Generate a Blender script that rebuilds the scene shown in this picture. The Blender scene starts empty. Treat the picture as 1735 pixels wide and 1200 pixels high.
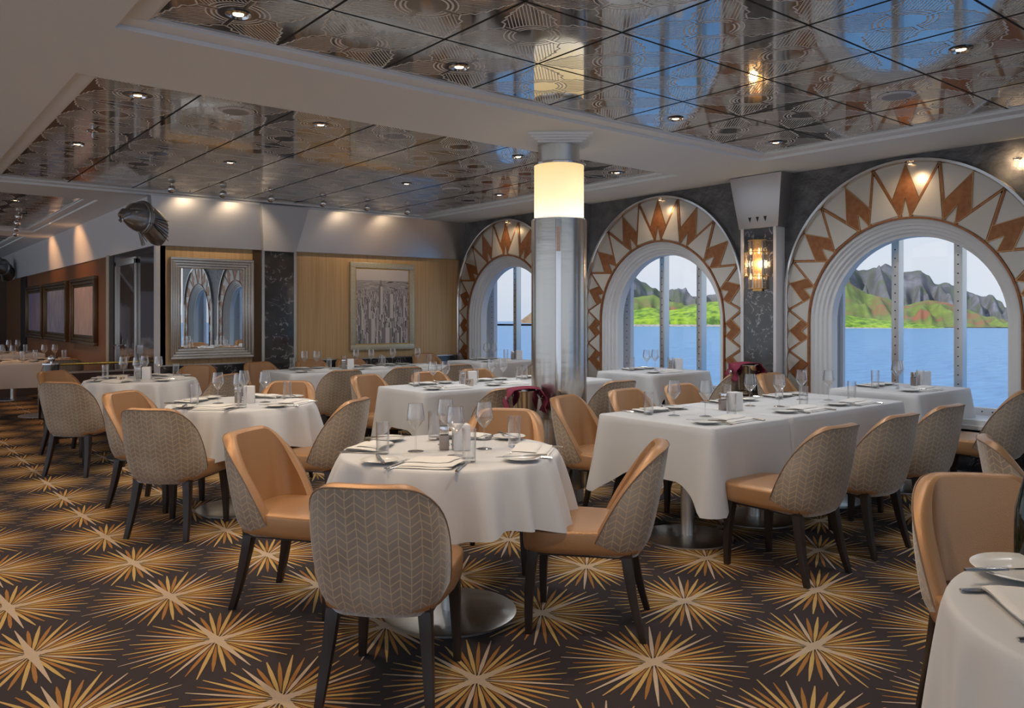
import bpy, bmesh, math, random
from mathutils import Vector, Matrix
R = math.radians
PI = math.pi
SC = bpy.context.scene
COL = SC.collection
random.seed(7)

# ------------------------------------------------------------------ camera, world, sun, exposure
cam_data = bpy.data.cameras.new('camera')
cam = bpy.data.objects.new('camera', cam_data)
COL.objects.link(cam)
cam_data.sensor_width = 36.0
cam_data.lens = 36.0 * 1354.0 / 1735.0
cam_data.shift_y = -66.0 / 1735.0
cam_data.clip_start = 0.05
cam_data.clip_end = 6000
cam.location = (0, 0, 1.39)
cam.rotation_euler = (R(90), 0, R(-39))
SC.camera = cam
SC.view_settings.view_transform = 'Standard'
SC.view_settings.look = 'None'
SC.view_settings.gamma = 1.0
SC.view_settings.use_curve_mapping = False
SC.view_settings.exposure = 0.0
SC.cycles.max_bounces = 9
SC.cycles.diffuse_bounces = 4
SC.cycles.glossy_bounces = 5
SC.cycles.transparent_max_bounces = 24
SC.cycles.transmission_bounces = 4
SC.cycles.sample_clamp_indirect = 4.0
SC.cycles.caustics_reflective = False
SC.cycles.caustics_refractive = False

world = bpy.data.worlds.new('sky')
SC.world = world
world.use_nodes = True
nt = world.node_tree
nt.nodes.clear()
wo = nt.nodes.new('ShaderNodeOutputWorld')
bg = nt.nodes.new('ShaderNodeBackground')
tc = nt.nodes.new('ShaderNodeTexCoord')
sx = nt.nodes.new('ShaderNodeSeparateXYZ')
rampw = nt.nodes.new('ShaderNodeValToRGB')
els = rampw.color_ramp.elements
els[0].position = 0.0; els[0].color = (.66, .76, .90, 1)
els[1].position = 1.0; els[1].color = (.38, .56, .88, 1)
e = els.new(.06); e.color = (.76, .82, .92, 1)
e = els.new(.22); e.color = (.56, .74, .95, 1)
noisew = nt.nodes.new('ShaderNodeTexNoise')
noisew.inputs['Scale'].default_value = 3.0
noisew.inputs['Detail'].default_value = 6
mapw = nt.nodes.new('ShaderNodeMapping')
mapw.inputs['Scale'].default_value = (1, 1, 3.5)
cr = nt.nodes.new('ShaderNodeValToRGB')
cr.color_ramp.elements[0].position = .42
cr.color_ramp.elements[1].position = .68
mixw = nt.nodes.new('ShaderNodeMixRGB')
mixw.inputs['Color2'].default_value = (.86, .88, .93, 1)
L = nt.links
L.new(tc.outputs['Generated'], sx.inputs[0])
L.new(sx.outputs['Z'], rampw.inputs[0])
L.new(tc.outputs['Generated'], mapw.inputs[0])
L.new(mapw.outputs[0], noisew.inputs['Vector'])
L.new(noisew.outputs[0], cr.inputs[0])
L.new(cr.outputs[0], mixw.inputs['Fac'])
L.new(rampw.outputs[0], mixw.inputs['Color1'])
L.new(mixw.outputs[0], bg.inputs['Color'])
bg.inputs['Strength'].default_value = 0.95
L.new(bg.outputs[0], wo.inputs[0])

sun_data = bpy.data.lights.new('sun', 'SUN')
sun_data.energy = 3.2
sun_data.angle = R(2)
sun_data.color = (1, .95, .86)
sun = bpy.data.objects.new('sun', sun_data)
COL.objects.link(sun)
# shines from behind the ship's other side onto the coast
sun.rotation_euler = Vector((.87, -.19, -.75)).to_track_quat('-Z', 'Y').to_euler()

LAMP_GAIN = 1.5
def spot(name, loc, energy, angle=150, blend=.8, color=(1, .84, .66), radius=.05, aim=(0, 0, -1), parent=None):
    d = bpy.data.lights.new(name, 'SPOT')
    d.energy = energy * LAMP_GAIN
    d.spot_size = R(angle)
    d.spot_blend = blend
    d.color = color
    d.shadow_soft_size = radius
    o = bpy.data.objects.new(name, d)
    COL.objects.link(o)
    o.location = loc
    o.rotation_euler = Vector(aim).to_track_quat('-Z', 'Y').to_euler()
    if parent: o.parent = parent
    return o

# ------------------------------------------------------------------ mesh builder
class MB:
    def __init__(s):
        s.v = []; s.f = []; s.m = []; s.uv = {}
    def add(s, vs, fs, m=0, M=None):
        b = len(s.v)
        for p in vs:
            p = Vector(p)
            if M is not None: p = M @ p
            s.v.append(tuple(p))
        for f in fs:
            s.f.append(tuple(b + i for i in f)); s.m.append(m)
        return b
    def box(s, lo, hi, m=0, M=None):
        x0, y0, z0 = lo; x1, y1, z1 = hi
        s.add([(x0,y0,z0),(x1,y0,z0),(x1,y1,z0),(x0,y1,z0),(x0,y0,z1),(x1,y0,z1),(x1,y1,z1),(x0,y1,z1)],
              [(0,3,2,1),(4,5,6,7),(0,1,5,4),(1,2,6,5),(2,3,7,6),(3,0,4,7)], m, M)
    def quad(s, a, b, c, d, m=0):
        s.add([a, b, c, d], [(0, 1, 2, 3)], m)
    def poly(s, pts, m=0):
        s.add(pts, [tuple(range(len(pts)))], m)
    def lathe(s, prof, n=32, m=0, M=None, a0=0, a1=2*PI, cap0=False, cap1=False):
        full = abs(a1 - a0 - 2*PI) < 1e-6
        k = n if full else n + 1
        vs = []
        for r, z in prof:
            for i in range(k):
                a = a0 + (a1 - a0) * i / n
                vs.append((r*math.cos(a), r*math.sin(a), z))
        fs = []
        for j in range(len(prof)-1):
            for i in range(n):
                i2 = (i+1) % k
                fs.append((j*k+i, j*k+i2, (j+1)*k+i2, (j+1)*k+i))
        if cap0: fs.append(tuple(range(k))[::-1])
        if cap1: fs.append(tuple((len(prof)-1)*k+i for i in range(k)))
        s.add(vs, fs, m, M)
    def tube(s, pts, r, n=10, m=0, caps=True, flat=1.0, M=None):
        pts = [Vector(p) for p in pts]
        rs = r if isinstance(r, (list, tuple)) else [r]*len(pts)
        vs = []; fs = []
        up = Vector((0, 0, 1))
        for i, p in enumerate(pts):
            t = (pts[min(i+1, len(pts)-1)] - pts[max(i-1, 0)]).normalized()
            u = up if abs(t.dot(up)) < .95 else Vector((1, 0, 0))
            a = t.cross(u).normalized(); b = a.cross(t).normalized()
            for k in range(n):
                an = 2*PI*k/n
                vs.append(p + a*math.cos(an)*rs[i] + b*math.sin(an)*rs[i]*flat)
        for i in range(len(pts)-1):
            for k in range(n):
                k2 = (k+1) % n
                fs.append((i*n+k, i*n+k2, (i+1)*n+k2, (i+1)*n+k))
        if caps:
            fs.append(tuple(range(n))[::-1]); fs.append(tuple((len(pts)-1)*n+k for k in range(n)))
        s.add(vs, fs, m, M)
    def prism(s, pts2, z0, z1, m=0, fn=None):
        n = len(pts2)
        fn = fn or (lambda x, y, z: (x, y, z))
        vs = [fn(x, y, z0) for x, y in pts2] + [fn(x, y, z1) for x, y in pts2]
        fs = [tuple(range(n))[::-1], tuple(range(n, 2*n))] + [(i, (i+1) % n, n+(i+1) % n, n+i) for i in range(n)]
        s.add(vs, fs, m)
    def build(s, name, mats, parent=None, smooth=False, bevel=0, loc=None, angle=40, solid=0, sub=0, uvs=None, segs=2):
        me = bpy.data.meshes.new(name)
        me.from_pydata(s.v, [], s.f)
        if not isinstance(mats, (list, tuple)): mats = [mats]
        for m in mats: me.materials.append(m)
        me.polygons.foreach_set('material_index', s.m)
        if uvs:
            ul = me.uv_layers.new(name='UVMap')
            for lp in me.loops: ul.data[lp.index].uv = uvs[lp.vertex_index]
        me.update()
        bm = bmesh.new(); bm.from_mesh(me)
        bmesh.ops.recalc_face_normals(bm, faces=bm.faces)
        if bevel:
            es = [e for e in bm.edges if len(e.link_faces) == 2 and e.calc_face_angle(0) > R(25)]
            bmesh.ops.bevel(bm, geom=es, offset=bevel, segments=segs, affect='EDGES', clamp_overlap=True, profile=.6)
        bm.to_mesh(me); bm.free()
        if smooth or bevel:
            me.polygons.foreach_set('use_smooth', [True]*len(me.polygons))
            try: me.set_sharp_from_angle(angle=R(angle))
            except Exception: pass
        o = bpy.data.objects.new(name, me)
        COL.objects.link(o)
        if loc: o.location = loc
        if parent: o.parent = parent
        if solid:
            md = o.modifiers.new('solid', 'SOLIDIFY'); md.thickness = solid; md.offset = 0
        if sub:
            md = o.modifiers.new('sub', 'SUBSURF'); md.levels = sub; md.render_levels = sub
        return o

def tag(o, label=None, cat=None, group=None, kind=None):
    if label: o['label'] = label
    if cat: o['category'] = cat
    if group: o['group'] = group
    if kind: o['kind'] = kind
    return o
def empty(name, loc=(0, 0, 0), rz=0):
    o = bpy.data.objects.new(name, None); COL.objects.link(o)
    o.empty_display_size = .1
    o.location = loc; o.rotation_euler = (0, 0, rz)
    return o
CH = {}
def kids(o):
    return [c for c in bpy.data.objects if c.parent == o]
def clone(o, loc=None, rz=None, label=None, group=None, cat=None, scale=None):
    if o.name not in CH: CH[o.name] = [(c, [(g) for g in kids(c)]) for c in kids(o)]
    r = o.copy(); COL.objects.link(r)
    if loc is not None: r.location = loc
    if rz is not None: r.rotation_euler = (r.rotation_euler[0], r.rotation_euler[1], rz)
    if scale: r.scale = (scale,)*3
    for c, gs in CH[o.name]:
        c2 = c.copy(); COL.objects.link(c2); c2.parent = r
        for g in gs:
            g2 = g.copy(); COL.objects.link(g2); g2.parent = c2
    tag(r, label, cat, group)
    return r
PROTO = {}
def use(key, maker, loc, rz, label, group, cat, scale=None):
    """first use moves the prototype itself, later uses copy it"""
    if key not in PROTO:
        o = maker(); PROTO[key] = o
        CH[o.name] = [(c, kids(c)) for c in kids(o)]
        o.location = loc; o.rotation_euler = (0, 0, rz)
        if scale: o.scale = (scale,)*3
        return tag(o, label, cat, group)
    return clone(PROTO[key], loc, rz, label, group, cat, scale)

# ------------------------------------------------------------------ materials
MATS = {}
def mat(name, col, rough=.5, metal=0, noise=None, bump=None, spec=None, coat=0, sheen=0, emit=None, alpha=None):
    """noise=(scale, amount, col2) ; bump=(scale, strength, stretch)"""
    m = bpy.data.materials.new(name); m.use_nodes = True
    n = m.node_tree.nodes; l = m.node_tree.links
    b = n['Principled BSDF']
    b.inputs['Base Color'].default_value = (*col, 1)
    b.inputs['Roughness'].default_value = rough
    b.inputs['Metallic'].default_value = metal
    if spec is not None: b.inputs['Specular IOR Level'].default_value = spec
    if coat: b.inputs['Coat Weight'].default_value = coat; b.inputs['Coat Roughness'].default_value = .05
    if sheen: b.inputs['Sheen Weight'].default_value = sheen; b.inputs['Sheen Roughness'].default_value = .4
    if emit:
        b.inputs['Emission Color'].default_value = (*emit[0], 1); b.inputs['Emission Strength'].default_value = emit[1]
    t = n.new('ShaderNodeTexCoord')
    def mp(scale):
        k = n.new('ShaderNodeMapping'); l.new(t.outputs['Object'], k.inputs[0]); k.inputs['Scale'].default_value = scale; return k
    if noise:
        k = mp(noise[3] if len(noise) > 3 else (1, 1, 1))
        x = n.new('ShaderNodeTexNoise'); x.inputs['Scale'].default_value = noise[0]; x.inputs['Detail'].default_value = 5
        l.new(k.outputs[0], x.inputs['Vector'])
        r = n.new('ShaderNodeValToRGB'); r.color_ramp.elements[0].position = .5-noise[1]; r.color_ramp.elements[1].position = .5+noise[1]
        r.color_ramp.elements[0].color = (*col, 1); r.color_ramp.elements[1].color = (*noise[2], 1)
        l.new(x.outputs[0], r.inputs[0]); l.new(r.outputs[0], b.inputs['Base Color'])
    if bump:
        k = mp(bump[2] if len(bump) > 2 else (1, 1, 1))
        x = n.new('ShaderNodeTexNoise'); x.inputs['Scale'].default_value = bump[0]; x.inputs['Detail'].default_value = 3
        l.new(k.outputs[0], x.inputs['Vector'])
        q = n.new('ShaderNodeBump'); q.inputs['Strength'].default_value = bump[1]; q.inputs['Distance'].default_value = .02
        l.new(x.outputs[0], q.inputs['Height']); l.new(q.outputs[0], b.inputs['Normal'])
    MATS[name] = m
    return m
def emission(name, col, s):
    m = bpy.data.materials.new(name); m.use_nodes = True
    n = m.node_tree.nodes; n.clear()
    o = n.new('ShaderNodeOutputMaterial'); e = n.new('ShaderNodeEmission')
    e.inputs[0].default_value = (*col, 1); e.inputs[1].default_value = s
    m.node_tree.links.new(e.outputs[0], o.inputs[0]); return m
def glassy(name, tint=(1, 1, 1), base=.04, edge=.75, power=2.6, rough=.02):
    m = bpy.data.materials.new(name); m.use_nodes = True
    n = m.node_tree.nodes; l = m.node_tree.links; n.clear()
    o = n.new('ShaderNodeOutputMaterial'); t = n.new('ShaderNodeBsdfTransparent'); g = n.new('ShaderNodeBsdfGlossy')
    t.inputs[0].default_value = (*tint, 1); g.inputs['Roughness'].default_value = rough
    lw = n.new('ShaderNodeLayerWeight'); lw.inputs[0].default_value = .5
    p = n.new('ShaderNodeMath'); p.operation = 'POWER'; p.inputs[1].default_value = power
    q = n.new('ShaderNodeMath'); q.operation = 'MULTIPLY_ADD'; q.inputs[1].default_value = edge; q.inputs[2].default_value = base
    x = n.new('ShaderNodeMixShader')
    l.new(lw.outputs['Facing'], p.inputs[0]); l.new(p.outputs[0], q.inputs[0]); l.new(q.outputs[0], x.inputs[0])
    l.new(t.outputs[0], x.inputs[1]); l.new(g.outputs[0], x.inputs[2]); l.new(x.outputs[0], o.inputs[0])
    return m

M_soffit = mat('painted_soffit', (.80, .83, .85), .6)
M_panel = mat('mirror_ceiling_panel', (.47, .47, .465), .06, .78, bump=(2.0, .03))
M_etch = mat('etched_line', (.92, .92, .90), .5, 0)
M_seam = mat('panel_seam', (.008, .007, .007), .8)
M_carpet = mat("carpet_ground", (.032, .022, .023), .95, noise=(420, .18, (.062, .044, .043)), bump=(500, .5))
M_cream = mat('carpet_cream', (.62, .46, .31), .95, noise=(420, .2, (.76, .58, .42)), bump=(500, .5))
M_gold = mat('carpet_gold', (.62, .39, .11), .95, noise=(420, .2, (.78, .52, .19)), bump=(500, .5))
M_orange = mat('carpet_orange', (.42, .18, .035), .95, noise=(420, .2, (.52, .24, .06)), bump=(500, .5))
M_steel = mat('brushed_steel', (.62, .62, .60), .3, 1, bump=(30, .08, (1, 1, 12)))
M_steelsm = mat('polished_steel', (.72, .72, .72), .12, 1)
M_bulk = mat('satin_steel_panel', (.60, .59, .58), .34, 1, noise=(1.2, .3, (.72, .70, .68)))
M_white = mat('white_paint', (.78, .79, .79), .4)
M_whitecap = mat('white_cap', (.66, .66, .68), .45)
M_copper = mat('copper_leaf', (.24, .09, .032), .36, .5, noise=(25, .2, (.34, .145, .06)))
M_fan = mat('cream_panel', (.60, .58, .53), .38, .15)
M_fanlight = mat('champagne_panel', (.56, .52, .46), .3, .5)
M_leather_wall = mat('crumpled_dark_wall', (.055, .055, .06), .36, noise=(7, .25, (.15, .15, .155)), bump=(11, 1.0))
M_glass = glassy('clear_glass', base=.07, edge=.93, power=1.6)
M_pane = glassy('window_glass', base=.02, edge=.4, power=3.0)
M_crystal = glassy('crystal', tint=(.97, .90, .80), base=.14, edge=.8, power=1.3, rough=.05)
M_leather = mat('tan_leather', (.43, .225, .10), .34, .28, noise=(3, .4, (.48, .265, .125)), bump=(260, .12), spec=.6)
M_leg = mat('dark_wood', (.022, .014, .011), .38, noise=(20, .3, (.035, .022, .017), (1, 1, .15)))
M_cloth = mat('white_linen', (.68, .68, .685), .75, bump=(600, .08), sheen=.2)
M_napkin = mat('napkin_linen', (.82, .80, .77), .8, bump=(300, .15))
M_china = mat('china', (.82, .81, .78), .18, spec=.6)
M_cutlery = mat('cutlery_steel', (.70, .69, .67), .15, 1)
M_silver = mat('silver_frame', (.66, .64, .59), .26, .85, noise=(3, .3, (.50, .48, .45)))
M_champ = mat('champagne_frame', (.62, .58, .44), .4, .5, noise=(60, .25, (.48, .45, .34)))
M_mirror = mat('mirror_glass', (.86, .87, .87), .01, 1)
M_bronze = mat('bronze_frame', (.20, .145, .085), .3, .9)
M_gloss = mat('dark_gloss_panel', (.06, .04, .04), .07, .3, coat=1.0)
M_dark = mat('black_gap', (.012, .011, .011), .5)
M_woodwall = mat('copper_brown_wall', (.27, .115, .045), .32, .35, noise=(1.4, .35, (.33, .15, .065), (1, 1, .2)))
M_brass = mat('brass', (.50, .38, .10), .25, 1)
M_maroon = mat('maroon_napkin', (.22, .018, .05), .8, bump=(200, .2))
M_bottle = mat('bottle_glass', (.006, .01, .005), .06, coat=.6)
M_label = mat('cream_label', (.55, .46, .27), .6)
M_ink = mat('black_ink', (.01, .01, .01), .6)
M_goldframe = mat('gold_fillet', (.65, .42, .15), .35, .8)
M_box = mat('white_card', (.80, .79, .79), .55)
M_mill = mat('grey_mill', (.34, .29, .26), .35, .6)
M_bulb = emission('warm_bulb', (1, .60, .28), 6)
M_lens = emission('lamp_lens', (1, .72, .45), 7)
M_speaker = mat('speaker_grille', (.33, .33, .33), .6)

def shader_math(m):
    n = m.node_tree.nodes; l = m.node_tree.links
    def f(op, a, b=0.0, c=0.0):
        x = n.new('ShaderNodeMath'); x.operation = op
        for i, q in enumerate((a, b, c)):
            if isinstance(q, (int, float)): x.inputs[i].default_value = q
            else: l.new(q, x.inputs[i])
        return x.outputs[0]
    return n, l, f
# chevron velvet on the outside of the chair backs (UV in metres)
def velvet():
    m = mat('chevron_velvet', (.3, .25, .2), .8, sheen=.6)
    n, l, f = shader_math(m)
    b = n['Principled BSDF']
    uv = n.new('ShaderNodeUVMap'); s = n.new('ShaderNodeSeparateXYZ'); l.new(uv.outputs[0], s.inputs[0])
    no = n.new('ShaderNodeTexNoise'); no.inputs['Scale'].default_value = 9; l.new(uv.outputs[0], no.inputs['Vector'])
    u, v = s.outputs[0], s.outputs[1]
    u = f('ADD', u, f('MULTIPLY', f('SUBTRACT', no.outputs[0], .5), .014))
    w = .036
    t = f('ABSOLUTE', f('SUBTRACT', f('FRACT', f('DIVIDE', u, 2*w)), .5))      # 0..0.5 triangle
    col_line = f('LESS_THAN', f('ABSOLUTE', f('SUBTRACT', f('FRACT', f('ADD', f('DIVIDE', u, w), .5)), .5)), .05)
    zz = f('ADD', v, f('MULTIPLY', t, .05))
    ch = f('LESS_THAN', f('ABSOLUTE', f('SUBTRACT', f('FRACT', f('DIVIDE', zz, .030)), .5)), .075)
    line = f('MAXIMUM', col_line, ch)
    n2 = n.new('ShaderNodeTexNoise'); n2.inputs['Scale'].default_value = 4; l.new(uv.outputs[0], n2.inputs['Vector'])
    r = n.new('ShaderNodeValToRGB'); r.color_ramp.elements[0].position = .35; r.color_ramp.elements[1].position = .7
    r.color_ramp.elements[0].color = (.30, .235, .18, 1); r.color_ramp.elements[1].color = (.44, .37, .30, 1)
    l.new(n2.outputs[0], r.inputs[0])
    mx = n.new('ShaderNodeMixRGB'); l.new(f('MULTIPLY', line, .75), mx.inputs[0]); l.new(r.outputs[0], mx.inputs[1])
    mx.inputs[2].default_value = (.66, .48, .29, 1)
    l.new(mx.outputs[0], b.inputs['Base Color'])
    bp = n.new('ShaderNodeBump'); bp.inputs['Strength'].default_value = .5; bp.inputs['Distance'].default_value = .004
    l.new(f('SUBTRACT', 1, line), bp.inputs['Height']); l.new(bp.outputs[0], b.inputs['Normal'])
    return m
M_velvet = velvet()
def striped_wall():
    m = mat('gold_striped_wallcovering', (.4, .3, .15), .42, .15)
    n, l, f = shader_math(m); b = n['Principled BSDF']
    t = n.new('ShaderNodeTexCoord'); mp = n.new('ShaderNodeMapping'); mp.inputs['Scale'].default_value = (40, 40, .5)
    l.new(t.outputs['Object'], mp.inputs[0])
    x = n.new('ShaderNodeTexNoise'); x.inputs['Scale'].default_value = 2.2; x.inputs['Detail'].default_value = 4; l.new(mp.outputs[0], x.inputs['Vector'])
    r = n.new('ShaderNodeValToRGB'); r.color_ramp.elements[0].position = .35; r.color_ramp.elements[1].position = .65
    r.color_ramp.elements[0].color = (.54, .35, .165, 1); r.color_ramp.elements[1].color = (.66, .45, .24, 1)
    l.new(x.outputs[0], r.inputs[0]); l.new(r.outputs[0], b.inputs['Base Color'])
    return m
M_gold_wall = striped_wall()
def marble():
    m = mat('dark_marble', (.02, .02, .022), .12, coat=.6)
    n, l, f = shader_math(m); b = n['Principled BSDF']
    t = n.new('ShaderNodeTexCoord')
    d = n.new('ShaderNodeTexNoise'); d.inputs['Scale'].default_value = 3.5; d.inputs['Detail'].default_value = 8; d.inputs['Distortion'].default_value = 2.2
    l.new(t.outputs['Object'], d.inputs['Vector'])
    v = f('ABSOLUTE', f('SUBTRACT', d.outputs[0], .5))
    d2 = n.new('ShaderNodeTexNoise'); d2.inputs['Scale'].default_value = 9; d2.inputs['Detail'].default_value = 4; l.new(t.outputs['Object'], d2.inputs['Vector'])
    vein = f('MULTIPLY', f('LESS_THAN', v, .012), f('GREATER_THAN', d2.outputs[0], .5))
    r = n.new('ShaderNodeValToRGB'); r.color_ramp.elements[0].color = (.012, .012, .014, 1); r.color_ramp.elements[1].color = (.065, .065, .07, 1)
    l.new(d2.outputs[0], r.inputs[0])
    mx = n.new('ShaderNodeMixRGB'); l.new(f('MULTIPLY', vein, .6), mx.inputs[0]); l.new(r.outputs[0], mx.inputs[1]); mx.inputs[2].default_value = (.4, .4, .42, 1)
    l.new(mx.outputs[0], b.inputs['Base Color'])
    return m
M_marble = marble()
def lampshade():
    m = mat('alabaster_shade', (.9, .8, .6), .5)
    n, l, f = shader_math(m); b = n['Principled BSDF']
    t = n.new('ShaderNodeTexCoord'); s = n.new('ShaderNodeSeparateXYZ'); l.new(t.outputs['Object'], s.inputs[0])
    r = n.new('ShaderNodeValToRGB')
    r.color_ramp.elements[0].position = 0; r.color_ramp.elements[0].color = (1, .93, .78, 1)
    r.color_ramp.elements[1].position = 1; r.color_ramp.elements[1].color = (.80, .58, .27, 1)
    e = r.color_ramp.elements.new(.35); e.color = (.97, .78, .46, 1)
    l.new(f('MULTIPLY', f('SUBTRACT', s.outputs[2], 2.12), 2.5), r.inputs[0])
    no = n.new('ShaderNodeTexNoise'); no.inputs['Scale'].default_value = 9; no.inputs['Detail'].default_value = 6; l.new(t.outputs['Object'], no.inputs['Vector'])
    mx = n.new('ShaderNodeMixRGB'); mx.blend_type = 'MULTIPLY'; mx.inputs[0].default_value = .25
    l.new(r.outputs[0], mx.inputs[1]); l.new(no.outputs[1], mx.inputs[2])
    l.new(r.outputs[0], b.inputs['Emission Color']); b.inputs['Emission Strength'].default_value = 1.05
    l.new(mx.outputs[0], b.inputs['Base Color'])
    return m
M_shade = lampshade()
M_outline = mat('outline_bronze', (.42, .24, .11), .22, .9)

# ------------------------------------------------------------------ room constants
XW = 6.80; ZS = 2.73; ZP = 2.77; YB = 9.63; XC = 2.58
def struct(mb, name, m, **k):
    return tag(mb.build(name, m, **k), kind='structure')

# floor with woven starbursts
fl = MB()
fl.box((-4, -4, -.12), (7.3, 24, 0), 0)
def star(cx, cy, rot):
    N = 44
    for i in range(N):
        a = 2*PI*i/N + rot
        ca, sa = math.cos(a), math.sin(a)
        lim = .44
        for nx, ny in ((0, .68), (0, -.68), (.64, .34), (.64, -.34), (-.64, .34), (-.64, -.34)):
            dl = math.hypot(nx, ny); dd = (ca*nx+sa*ny)/dl
            if dd > 1e-3: lim = min(lim, dl*.5/dd)
        q = i % 11
        arm = q in (0,)
        mi = 1 if (arm or q == 5) else (2 if q % 2 else 3)
        ln = lim*(.99 if arm else (.97 if q % 2 else .88))
        px, py = -sa, ca
        P = lambda r, w: (cx+ca*r+px*w, cy+sa*r+py*w, .0008 + .0003*(4-mi))
        if arm: sh = [(0, .001), (.03, .020), (.09, .0135), (.22, .0075), (ln, .0015)]
        elif mi == 2: sh = [(.035, .002), (.13, .0082), (.24, .0078), (ln, .0022)]
        elif mi == 1: sh = [(.03, .0022), (.12, .0085), (.24, .0068), (ln, .002)]
        else: sh = [(.055, .001), (.16, .0082), (.25, .0075), (ln, .0018)]
        fl.poly([P(r, w) for r, w in sh] + [P(r, -w) for r, w in sh[::-1]], mi)
    fl.poly([(cx+.034*math.cos(2*PI*k/8), cy+.034*math.sin(2*PI*k/8), .0019) for k in range(8)], 1)
for ci in range(-4, 9):
    cx = 1.17 + .641*ci
    for cj in range(-6, 32):
        cy = 2.77 + .03*(cx-1.17) + .68*cj + (.34 if ci % 2 else 0)
        if cy > 16 or cy < -.6 or cx > 6.6: continue
        if cy < (cx*.2 - .4): continue
        star(cx, cy, R(3))
struct(fl, 'floor', [M_carpet, M_cream, M_gold, M_orange])

# ------------------------------------------------------------------ ceiling: soffit with coffers
COFF = [  # inner panel rect x0,x1,y0,y1 and grid anchor
    (1.02, 5.96, -1.06, 3.945, .6175, .6257, True),
    (1.02, 5.96, 5.06, 9.36, .6175, .6145, False),
    (-2.3, 2.0, 10.4, 14.8, .62, .62, False),
    (-2.3, 2.0, 16.0, 21.0, .62, .62, False)]
RIM = .115
xs = sorted({-4.0, XW, -2.3-RIM, 2.0+RIM, 1.02-RIM, 5.96+RIM})
ys = sorted({-4.0, 22.0} | {c[2]-RIM for c in COFF} | {c[3]+RIM for c in COFF})
so = MB()
for i in range(len(xs)-1):
    for j in range(len(ys)-1):
        mx_, my_ = (xs[i]+xs[i+1])/2, (ys[j]+ys[j+1])/2
        if any(c[0]-RIM < mx_ < c[1]+RIM and c[2]-RIM < my_ < c[3]+RIM for c in COFF): continue
        if my_ > YB and mx_ > 2.6 and False: continue
        so.box((xs[i], ys[j], ZS), (xs[i+1], ys[j+1], ZS+.25), 0)
# top lid over everything
so.box((-4, -4, ZS+.25), (XW+.3, 22, ZS+.3), 0)
struct(so, 'ceiling', [M_soffit])
def etched_tile(mb, cx, cy, sx_, sy_, z, m):
    """deco sunburst lines of one mirror tile"""
    def P(u, v): return (cx + u*sx_, cy + v*sy_, z)
    def seg(a, b, w=.009):
        ax, ay = a; bx, by = b
        dx, dy = bx-ax, by-ay; L_ = math.hypot(dx, dy) or 1
        nx, ny = -dy/L_*w/2, dx/L_*w/2
        mb.quad(P(ax+nx, ay+ny), P(bx+nx, by+ny), P(bx-nx, by-ny), P(ax-nx, ay-ny), m)
    def arc(r, a0, a1, w=.012, n=9):
        for i in range(n):
            t0 = a0+(a1-a0)*i/n; t1 = a0+(a1-a0)*(i+1)/n
            seg((r*math.cos(t0), r*math.sin(t0)), (r*math.cos(t1), r*math.sin(t1)), w)
    for q in range(4):
        b = q*PI/2
        g = .10
        arc(.160, b+g, b+PI/2-g, .016); arc(.195, b+g*.8, b+PI/2-g*.8, .018); arc(.235, b+g*.7, b+PI/2-g*.7, .014)
        c, s = math.cos(b), math.sin(b)
        rot = lambda x, y: (x*c-y*s, x*s+y*c)
        seg(rot(.155, .022), rot(.30, .022), .008); seg(rot(.155, -.022), rot(.30, -.022), .008)
        # stepped lobe toward the tile corner
        c2, s2 = math.cos(b+PI/4), math.sin(b+PI/4)
        r2 = lambda p_, q_: (p_*c2-q_*s2, p_*s2+q_*c2)
        steps = [(.215, .215), (.30, .19), (.335, .215), (.40, .165), (.425, .18), (.49, .12), (.51, .13), (.57, .07), (.585, .08), (.67, .012)]
        for sg in (1, -1):
            pr = None
            for p_, q_ in steps:
                if pr: seg(r2(pr[0], sg*pr[1]), r2(p_, sg*q_), .014)
                pr = (p_, q_)
        for k in range(-6, 7):
            q_ = k*.027
            p1 = .235
            for a_, b_ in zip(steps, steps[1:]):
                if min(a_[1], b_[1]) <= abs(q_) <= max(a_[1], b_[1]) or abs(q_) < b_[1]:
                    p1 = b_[0] if abs(q_) < b_[1] else a_[0] + (b_[0]-a_[0])*((abs(q_)-a_[1])/((b_[1]-a_[1]) or 1))
            p0 = math.sqrt(max(.245**2 - q_*q_, .0))
            if p1 - .01 > p0: seg(r2(p0, q_), r2(p1-.012, q_*1.0), .0075)
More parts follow.
